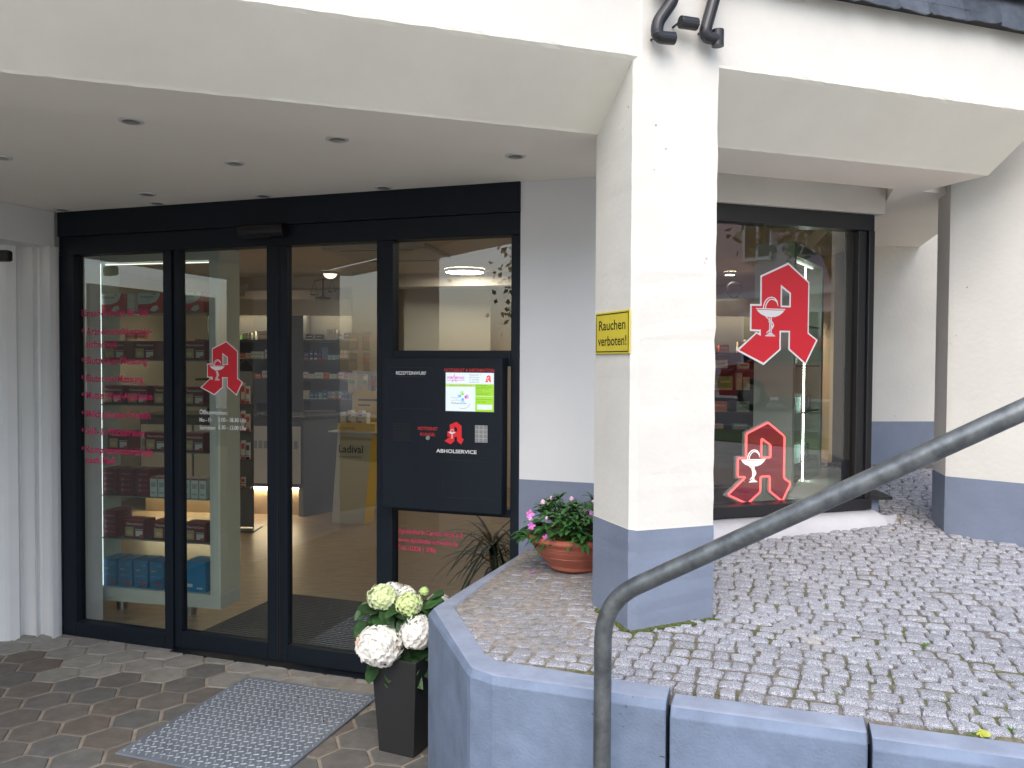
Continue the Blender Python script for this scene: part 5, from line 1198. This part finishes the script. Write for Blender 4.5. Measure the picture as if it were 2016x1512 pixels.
b = MB(CF.M()); b.box(.02, 1.7, .270, .298, -.088, -.05); b.build("light_strip", LEDW, ct)
b = MB(CF.M()); b.box(.0, 1.72, 0, .299, -.12, -.09); b.build("plinth", mat("plinth_wood", (.42, .31, .2), .6), ct)
# screen on the counter
b = MB(); b.box(-.17, .17, -.01, .01, .12, .38); b.box(-.02, .02, -.02, .02, .01, .12); b.box(-.09, .09, -.07, .07, 0, .01)
o = b.build("till_monitor", mat("monitor_case", (.05, .055, .065), .5)); o.location = (-2.73, 8.72, 1.036); tag(o, "dark till monitor on the sales counter, seen through the left door leaf", "monitor")

# --- display column with the sun care brand name
bl, br_, bb = G(653, 1029), G(717, 1033), G(737, 1022)
DS = Frame(bl.x, bl.y, math.degrees(math.atan2(br_.y - bl.y, br_.x - bl.x))); wds = (br_ - bl).length
dcol = thing("display_column", "cream promotional column with yellow side carrying a tray of sun care cartons", "display stand", tuple((bl + br_) / 2))
def lean(s, z, o): return tuple(DS.P(s + .045 * z + (.02 * z if s > wds / 2 else -.0 * z), z, o - .06 * z))
b = MB(); zt2 = .90
V = [lean(0, 0, 0), lean(wds, 0, 0), lean(wds, zt2, 0), lean(0, zt2, 0), lean(0, 0, -.22), lean(wds, 0, -.22), lean(wds, zt2, -.22), lean(0, zt2, -.22)]
b.add(V, [(0, 1, 2, 3), (3, 2, 6, 7), (4, 0, 3, 7), (5, 4, 7, 6)], 0); b.add(V, [(1, 5, 6, 2)], 1)
b.build("column", [mat("display_cream", (.50, .47, .36), .6), mat("display_yellow", (.62, .40, .03), .5)], dcol)
b = MB(DS.M(.03, .70, .0045 - .06 * .70)); add_text(b, "Ladival", .035, 0, .012, .075, width=wds * .74, bold=.02); add_text(b, "für sonnengesunde Haut", .035, -.05, .012, .020, width=wds * .70)
b.build("lettering", mat("navy_print", (.02, .03, .10), .5), dcol)
b = MB(DS.M()); b.box(-.03, wds + .16, zt2 + .001, zt2 + .012, -.34, .02); b.build("tray", mat("tray_white", (.55, .53, .45), .5), dcol)
b = MB(DS.M()); b.box(.05, wds + .10, zt2 + .0125, zt2 + .09, -.27, -.03, 0); b.box(.11, wds + .12, zt2 + .0125, zt2 + .40, -.30, -.28, 0)
b.box(.15, wds + .06, zt2 + .30, zt2 + .32, -.2795, -.278, 1); b.box(.15, wds * .8, zt2 + .25, zt2 + .265, -.2795, -.278, 1)
add_text(b, "Ladival", .08, zt2 + .03, -.029, .026, width=.15, m=1)
b.build("yellow_header_card", [mat("display_yellow", (.62, .40, .03)), mat("navy_print", (.02, .03, .10))], dcol)
ME_SUN = plain(.045, .12, [C_W, C_R]); ME_SUN2 = plain(.055, .10, [C_W, C_Y])
for k in range(5): link_mesh("sun_care_carton", ME_SUN if k % 2 else ME_SUN2, DS.M(.09 + k * .058, zt2 + .091, -.06 - .03 * (k % 2)), f"small white sun care carton on the display column, {ORD[k]} from the left", "carton", "cartons on the display column")

# --- slat wall with hanging packs
SL = Frame(-1.71, 8.80, 0)
slw = thing("slat_wall", "pale slatted display wall right of the dark shelves", "display wall", (-1.2, 8.85, 0))
b = MB(SL.M()); b.box(0, .42, 0, 2.0, -.04, -.008); b.box(.42, 1.45, 0, 2.55, -1.04, -1.0); b.box(0, .42, 2.0005, 2.55, -.04, 0.0); b.build("backing", mat("slat_cream", (.52, .48, .40), .7), slw)
for k in range(19):
    b = MB(SL.M()); b.box(0.001, .395, .06 + k * .102, .152 + k * .102, -.0075, 0.0); b.build("slat", mat("slat_cream", (.52, .48, .40)), slw)
def pack(px, py, w_, h_, ca, cb, label):
    q = D(px, py, 8.74); b = MB(Frame(q.x, 8.74, 0).M(0, q.z, 0)); 
    b.add([(-w_ / 2, -h_ / 2, -.01), (w_ / 2, -h_ / 2, -.01), (w_ / 2, h_ / 2, -.01), (-w_ / 2, h_ / 2, -.01), (-w_ * .38, -h_ * .4, .02), (w_ * .38, -h_ * .4, .025), (w_ * .36, h_ * .25, .015), (-w_ * .36, h_ * .25, .02)], [(0, 3, 2, 1), (4, 5, 6, 7), (0, 1, 5, 4), (1, 2, 6, 5), (2, 3, 7, 6), (3, 0, 4, 7)], 0)
    b.box(-w_ * .38, w_ * .38, h_ * .02, h_ * .16, .018, .027, 1); b.tube([(0, h_ * .42, -.045), (0, h_ * .42, .03)], .003, 5, 2)
    o = b.build("hanging_pack", [ca, cb, C_K], loc=(q.x, 8.74, q.z)); tag(o, label, "pack", "packs hanging on the slat wall")
BRW = paint("pouch_brown", (.15, .11, .08))
pack(697, 672, .09, .19, BRW, C_Y, "brown hanging pack with yellow band, top row left on the slat wall"); pack(722, 672, .10, .20, BRW, C_R, "brown hanging pack with red band, top row right on the slat wall")
pack(695, 712, .09, .19, BRW, C_N, "brown hanging pack with dark blue band, middle row left on the slat wall"); pack(722, 713, .09, .19, BRW, C_R, "brown hanging pack with red band, middle row right on the slat wall")
pack(693, 755, .09, .22, C_CR, C_G, "pale hanging pack with green patch, lower left on the slat wall"); pack(719, 755, .05, .20, C_CR, C_G, "slim pale hanging pack, lower middle on the slat wall"); pack(735, 758, .06, .20, BRW, C_R, "narrow red hanging pack at the right end of the slat wall")

# --- brochure rack
rk = thing("brochure_rack", "narrow wire rack of leaflets standing before the counter", "rack", (-2.5, 7.7, 0))
RX0, RX1 = D(463, 700, 7.7).x, D(493, 700, 7.7).x; RZ = [zY(960, 7.7), zY(905, 7.7), zY(850, 7.7), zY(795, 7.7)]
b = MB()
for x_ in (RX0, RX1): b.tube([(x_, 7.78, .0), (x_, 7.78, 1.55)], .006, 6)
b.tube([(RX0, 7.78, 1.55), ((RX0 + RX1) / 2, 7.78, 1.62), (RX1, 7.78, 1.55)], .006, 6); b.box(RX0 - .05, RX1 + .05, 7.62, 7.9, 0, .012)
b.build("upright", mat("rack_grey", (.12, .12, .125), .4, metal=.4), rk)
for z in RZ: b = MB(); b.box(RX0 - .005, RX1 + .005, 7.66, 7.79, z - .006, z); b.tube([(RX0, 7.655, z + .04), (RX1, 7.655, z + .04)], .003, 5); b.build("tray", mat("rack_grey", (.12, .12, .125)), rk)
b = MB(); b.prism([(RX0, 7.784), (RX1, 7.784), (RX1, 7.79), (RX0, 7.79)], .02, 1.5); b.build("rack_back", mat("rack_back", (.18, .18, .175), .6), rk)
rr_ = random.Random(4)
for ti, z in enumerate(RZ):
    for k in range(3 if ti else 2):
        x_ = RX0 + .028 + k * .045; b = MB(); h_ = rr_.uniform(.15, .2) if ti else .09; ca, cb = rr_.choice([(C_W, C_R), (C_R, C_W), (C_CR, C_R), (C_W, C_K)])
        b.box(-.018, .018, 0, .03, 0, h_, 0); b.box(-.015, .015, -.001, -.0002, h_ * .55, h_ * .85, 1); b.box(-.018, .018, -.001, -.0002, 0, h_ * .15, 1)
        o = b.build("leaflet_stack", [ca, cb], loc=(0, 0, 0)); o.location = (x_, 7.69, z + .0005); tag(o, f"leaflet stack, {ORD[k]} from left, {['lowest', 'second lowest', 'second highest', 'highest'][ti]} tray of the wire rack", "leaflets", "leaflet stacks in the wire rack")

# --- lamps of the shop ceiling, air conditioning cassette
def disc_lamp(px, py, r_, label, z=2.575, mt_=LAMPM):
    q = G(px, py, z); t_ = thing("ceiling_lamp", label, "ceiling lamp", (q.x, q.y, z)); b = MB(); b.lathe([(r_ + .012, .004), (r_ + .012, -.03), (r_, -.03)], (q.x, q.y, z), 32); b.build("housing", WHT, t_, smooth=False)
    b = MB(); b.lathe([(0, -.027), (r_ - .001, -.029)], (q.x, q.y, z), 32); b.build("lamp_face", mt_, t_)
disc_lamp(915, 531, .20, "large round lit ceiling lamp seen in the pane above the service box")
disc_lamp(524, 551, .06, "small lit ceiling lamp seen through the left door leaf")
disc_lamp(1437, 536, .05, "small lit ceiling lamp above the shelves behind the corner window")
for k, (x_, y_, r_) in enumerate(((-2.9, 6.9, .12), (.6, 6.8, .12), (.7, 5.5, .12))):  # unseen fill lamps, added to brighten the shop interior
    t_ = thing("ceiling_lamp", ("added fill lamp above the left showcase aisle, unseen above the door header", "added fill lamp in the middle of the shop, unseen behind the white wall", "added fill lamp near the corner window, unseen behind the pillar")[k], "ceiling lamp", (x_, y_, 2.575))
    b = MB(); b.lathe([(r_ + .012, .004), (r_ + .012, -.03), (r_, -.03)], (x_, y_, 2.575), 24); b.build("housing", WHT, t_)
    b = MB(); b.lathe([(0, -.027), (r_ - .001, -.029)], (x_, y_, 2.575), 24); b.build("lamp_face", LAMPM, t_)
q = G(650, 571, 2.57); dl = thing("dome_spotlight", "clear dome ceiling spotlight above the old balance scale", "ceiling light", (q.x, 9.0, 2.57)); q.y = 9.0; q.x = D(650, 571, 9.0).x
b = MB(); b.lathe([(.09, .008), (.10, 0), (.075, -.02)], tuple(q + Vector((0, 0, -.0))), 20); b.build("ring", CHROME, dl)
b = MB(); b.lathe([(.075, -.02), (.06, -.05), (.03, -.068), (0, -.072)], tuple(q), 20); b.build("lens", mat("dome_glow", (.6, .6, .55), .2, emit=(1, .9, .7), es=.7), dl)
q = G(745, 497, 2.56); b = MB(); b.box(-.45, .45, -.45, .45, -.03, .0, 0)
ac = thing("air_cassette", "flat ceiling air conditioning cassette with curved slots", "air conditioner", (q.x + .1, q.y, 2.56))
b = MB(); b.M = Matrix.Translation((q.x + .1, q.y, 2.56)) @ Matrix.Rotation(R(-10), 4, 'Z'); b.box(-.45, .45, -.45, .45, -.03, .018); b.build("cover", mat("cassette_white", (.48, .45, .40), .6), ac, bevel=.01)
for s_ in (-1, 1):
    b = MB(); b.M = Matrix.Translation((q.x + .1, q.y, 2.56)) @ Matrix.Rotation(R(-10), 4, 'Z'); b.box(-.32, .32, s_ * .36 - .012, s_ * .36 + .012, -.032, -.0301); b.build("air_slot", RUBBER, ac)

# --- palm inside the entrance
pq = Vector((-.10, 4.50, 0)); pm = thing("indoor_palm", "dark spiky leaved house palm behind the pane under the service box", "plant", tuple(pq))
b = MB(); b.lathe([(0, 0), (.12, 0), (.15, .28), (.14, .28), (.13, .24), (0, .24)], tuple(pq), 24); ppot = b.build("pot", mat("palm_pot", (.05, .05, .055), .5), pm)
b = MB(); b.tube([pq + Vector((0, 0, .24)), pq + Vector((.01, 0, .45)), pq + Vector((0, 0, .60))], [.03, .025, .022], 8); b.build("trunk", paint("palm_bark", (.07, .05, .03)), pm)
b = MB(); rp_ = random.Random(8)
for k in range(95):
    a = rp_.uniform(0, 6.28); d = Vector((math.cos(a), math.sin(a), rp_.uniform(-.3, 1.2))); g = rp_.uniform(.6, 1.3)
    leaf_mesh(b, pq + Vector((0, 0, rp_.uniform(.45, .64))), d, Vector((0, 0, 1)), rp_.uniform(.28, .48), rp_.uniform(.012, .02), rp_.uniform(.3, .9), 0, (.02 * g, .05 * g, .022 * g), seg=7)
b.build("frond_crown", mat("palm_leaf", (1, 1, 1), .45, attr=True), pm)

# --- lit pharmacy letter hanging low in the corner window
IS = Frame(*WI.P(0, 0, -.10)[:2], 18.5)
ex, ez = IS.on(1492, 911); _, zt_i = IS.on(1506, 828); _, zb_i = IS.on(1500, 993); hi = (zt_i - zb_i) * 1.01; kx = hi / 1287
il = thing("illuminated_letter_sign", "red glowing pharmacy letter sign standing low inside the corner window", "lit sign", q3(IS.P(ex, zb_i, 0)))
fn = lambda p: (ex + (p[0] - 570) * kx * 1.16, ez - (p[1] - 743) * kx)
me = curve_mesh([[fn(p) for p in A_OUT], [fn(p) for p in A_HOLE_O]], .008)
b = MB(IS.M()); b.add([tuple(v.co) for v in me.vertices], [tuple(p.vertices) for p in me.polygons], 0)
b.build("back_plate", mat("acrylic_grey", (.30, .32, .32), .3), il)
b = MB(IS.M()); add_shape(b, [A_RED, A_HOLE_R], .011, 0, fn); b.build("red_face", mat("dark_red_acrylic", (.22, .006, .018), .12, emit=(.5, .0, .02), es=.06), il)
NEON = mat("red_neon", (.8, .1, .1), .4, emit=(1, .13, .13), es=.8)
def inner(P, t_):
    n = len(P); out = []; area = sum(P[i][0] * P[(i + 1) % n][1] - P[(i + 1) % n][0] * P[i][1] for i in range(n)); sg_ = 1 if area > 0 else -1
    for i in range(n):
        a, p, c = P[i - 1], P[i], P[(i + 1) % n]; v1 = Vector((p[0] - a[0], p[1] - a[1])).normalized(); v2 = Vector((c[0] - p[0], c[1] - p[1])).normalized()
        n1_ = Vector((-v1.y, v1.x)) * sg_; n2_ = Vector((-v2.y, v2.x)) * sg_; m__ = (n1_ + n2_); m__ = m__ / max(.5, m__.dot(n1_)) ; out.append((p[0] + m__.x * t_, p[1] + m__.y * t_))
    return out
A_R2 = [p for p in A_RED if p not in ((303, 996), (355, 1026))]
for P_ in (inner(A_R2, 6), inner(A_HOLE_R, -6)):
    b = MB(IS.M()); pts = []
    for i, p in enumerate(P_):
        a, c = Vector(P_[i - 1]), Vector(P_[(i + 1) % len(P_)]); v = Vector(p); k1 = min(26, (a - v).length * .35); k2 = min(26, (c - v).length * .35)
        e0, e1 = v + (a - v).normalized() * k1, v + (c - v).normalized() * k2
        for t in (0, .33, .67, 1): u_ = (1 - t) ** 2 * e0 + 2 * t * (1 - t) * v + t * t * e1; X__ = fn((u_.x, u_.y)); pts.append((X__[0], X__[1], .014))
    pts.append(pts[0]); b.tube(pts, .0048, 8, caps=False); b.build("neon_tube", NEON, il)
b = MB(IS.M())
for sp in A_CUP: add_shape(b, [sp], .016, 0, fn)
b.build("bowl_and_snake", mat("white_glow", (.9, .9, .9), .4, emit=(1, 1, 1), es=.5), il)

# ================================================================ ACROSS THE STREET (seen in the glass)
def car(loc, rz, paintm, label):
    t_ = thing("parked_car", label, "car", (0, 0, 0), "cars parked across the street")
    prof = [(-2.1, .32), (-2.15, .62), (-2.0, .88), (-1.55, .95), (-1.0, 1.38), (-.2, 1.46), (.55, 1.36), (1.15, .98), (1.9, .86), (2.12, .62), (2.1, .32)]
    b = MB(); secs = []
    for (y, k, ztop) in ((-.86, .0, 1), (-.80, .06, 0), (.80, .06, 0), (.86, .0, 1)):
        secs.append([(p[0] * (1 - .01 * ztop), y * (1 if p[1] < 1 else .80), p[1] * (1 - .03 * ztop)) for p in prof])
    n = len(prof); vs = sum(secs, [])
    fs = [(i * n + j, i * n + j + 1, (i + 1) * n + j + 1, (i + 1) * n + j) for i in range(3) for j in range(n - 1)] + [tuple(range(n)), tuple(range(3 * n, 4 * n))[::-1], (0, n, 2 * n, 3 * n, 3 * n + n - 1, 3 * n - 1, 2 * n - 1, n - 1)]
    b.add(vs, fs); b.build("body", paintm, t_, bevel=.03)
    CG = mat("car_glass", (.02, .025, .03), .08)
    for s_ in (-1, 1):
        b = MB(); b.add([(-1.25, s_ * .835, .98), (-.95, s_ * .705, 1.32), (-.2, s_ * .705, 1.39), (.5, s_ * .705, 1.30), (1.0, s_ * .835, .98)], [(0, 1, 2, 3, 4)]); b.build("side_window", CG, t_)
        b = MB(); b.box(2.02, 2.13, s_ * .55 - .16, s_ * .55 + .16, .62, .76); b.build("headlight", WHT, t_); b = MB(); b.box(-2.16, -2.05, s_ * .6 - .14, s_ * .6 + .14, .66, .84); b.build("tail_light", C_R, t_)
    b = MB(); b.add([(1.14, -.72, 1.0), (1.14, .72, 1.0), (.60, .62, 1.37), (.60, -.62, 1.37)], [(0, 1, 2, 3)]); b.build("windscreen", CG, t_)
    for x_ in (-1.35, 1.35):
        for s_ in (-1, 1):
            b = MB(); b.tube([(x_, s_ * .70, .32), (x_, s_ * .88, .32)], .32, 20); wh = b.build("wheel", RUBBER, t_); b = MB(); b.tube([(x_, s_ * .881, .32), (x_, s_ * .89, .32)], .2, 14); b.build("rim", CHROME, wh)
    t_.location = loc; t_.rotation_euler = (0, 0, rz); return t_
car((12.6, -2.6, .66), R(84), mat("red_car_paint", (.45, .02, .02), .3, coat=1), "red parked car across the street, mirrored in the corner window")
car((14.6, -1.3, .66), R(86), mat("silver_car_paint", (.55, .57, .6), .3, metal=.5, coat=1), "silver parked car across the street behind the red one")
LEAF = mat("tree_leaf", (1, 1, 1), .6, attr=True)
def tree(x, y, h, r_, label, seed):
    t_ = thing("street_tree", label, "tree", (x, y, .6)); rt = random.Random(seed); b = MB()
    b.tube([(x, y, .5), (x + .1, y, h * .45), (x, y + .1, h * .75)], [.2, .14, .06], 8)
    for k in range(7):
        a = rt.uniform(0, 6.28); b.tube([(x, y, h * rt.uniform(.35, .6)), (x + math.cos(a) * r_ * .4, y + math.sin(a) * r_ * .4, h * .7), (x + math.cos(a) * r_ * .75, y + math.sin(a) * r_ * .75, h * rt.uniform(.6, .85))], [.07, .05, .02], 5)
    b.build("trunk", mat("bark", (.09, .07, .05), .9), t_); b = MB(); cl_ = []
    for k in range(34):
        while True:
            d = Vector((rt.uniform(-1, 1), rt.uniform(-1, 1), rt.uniform(-1, 1)))
            if d.length < 1: break
        cl_.append((Vector((x + d.x * r_, y + d.y * r_, h * .72 + d.z * h * .30)), rt.uniform(.5, 1.0), rt.uniform(.6, 1.5)))
    for (c, cr_, g0) in cl_:
        for q_ in range(85):
            d = Vector((rt.gauss(0, .45), rt.gauss(0, .45), rt.gauss(0, .38))) * cr_; p = c + d; s_ = rt.uniform(.05, .11); n_ = Vector((rt.gauss(0, 1), rt.gauss(0, 1), rt.gauss(0, 1))).normalized(); e1 = n_.orthogonal().normalized() * s_; e2 = n_.cross(e1)
            g = g0 * rt.uniform(.7, 1.3); b.add([tuple(p - e1), tuple(p + e2 * .6), tuple(p + e1), tuple(p - e2 * .6)], [(0, 1, 2, 3)], 0, (.045 * g, .10 * g, .018 * g))
    b.build("crown", LEAF, t_)
tree(8.9, -.2, 6.6, 2.4, "leafy street tree on the verge opposite the corner window", 1)
tree(5.6, -7.5, 7.0, 2.6, "leafy street tree on the verge behind the viewer", 2)
tree(-7.5, -9.0, 5.0, 2.2, "round bushy tree far behind the viewer on the left", 3)
def house(x, y, rz, W, H_, col, label):
    t_ = thing("town_house", label, "house", (0, 0, 0), "town houses across the street"); b = MB(); b.box(0, W, 0, 8, 0, H_); b.build("wall", mat("house_plaster_" + label.split()[0], col, .8), t_)
    b = MB(); b.add([(-.3, -.3, H_), (W + .3, -.3, H_), (W + .3, 8.3, H_), (-.3, 8.3, H_), (0, 4, H_ + 3), (W, 4, H_ + 3)], [(0, 1, 5, 4), (2, 3, 4, 5), (1, 2, 5), (3, 0, 4), (3, 2, 1, 0)]); b.build("roof", C_K, t_)
    for fl in range(int(H_ // 3)):
        b = MB(); b.box(0, W, -.12, -.001, 2.9 + fl * 3.1, 3.1 + fl * 3.1); b.build("cornice", WHT, t_)
        for k in range(int(W // 2.2)):
            xx = .8 + k * 2.2; b = MB(); b.box(xx, xx + 1.1, -.08, -.001, .9 + fl * 3.1, 2.5 + fl * 3.1); w_ = b.build("window", WHT, t_)
            b = MB(); b.box(xx + .1, xx + .5, -.09, -.081, 1.0 + fl * 3.1, 2.4 + fl * 3.1); b.box(xx + .6, xx + 1.0, -.09, -.081, 1.0 + fl * 3.1, 2.4 + fl * 3.1); b.build("pane", mat("car_glass", (.02, .025, .03)), w_)
    t_.location = (x, y, .6); t_.rotation_euler = (0, 0, rz)
house(17.2, 1.6, R(-85), 12, 9.5, (.55, .42, .45), "pink plastered town house with white window frames across the street")
house(18.4, 13.6, R(-85), 11, 8.5, (.60, .55, .42), "cream plastered town house with dark roof across the street")
house(2.0, -22, R(184), 16, 7.5, (.62, .60, .55), "white plastered town house behind the viewer")
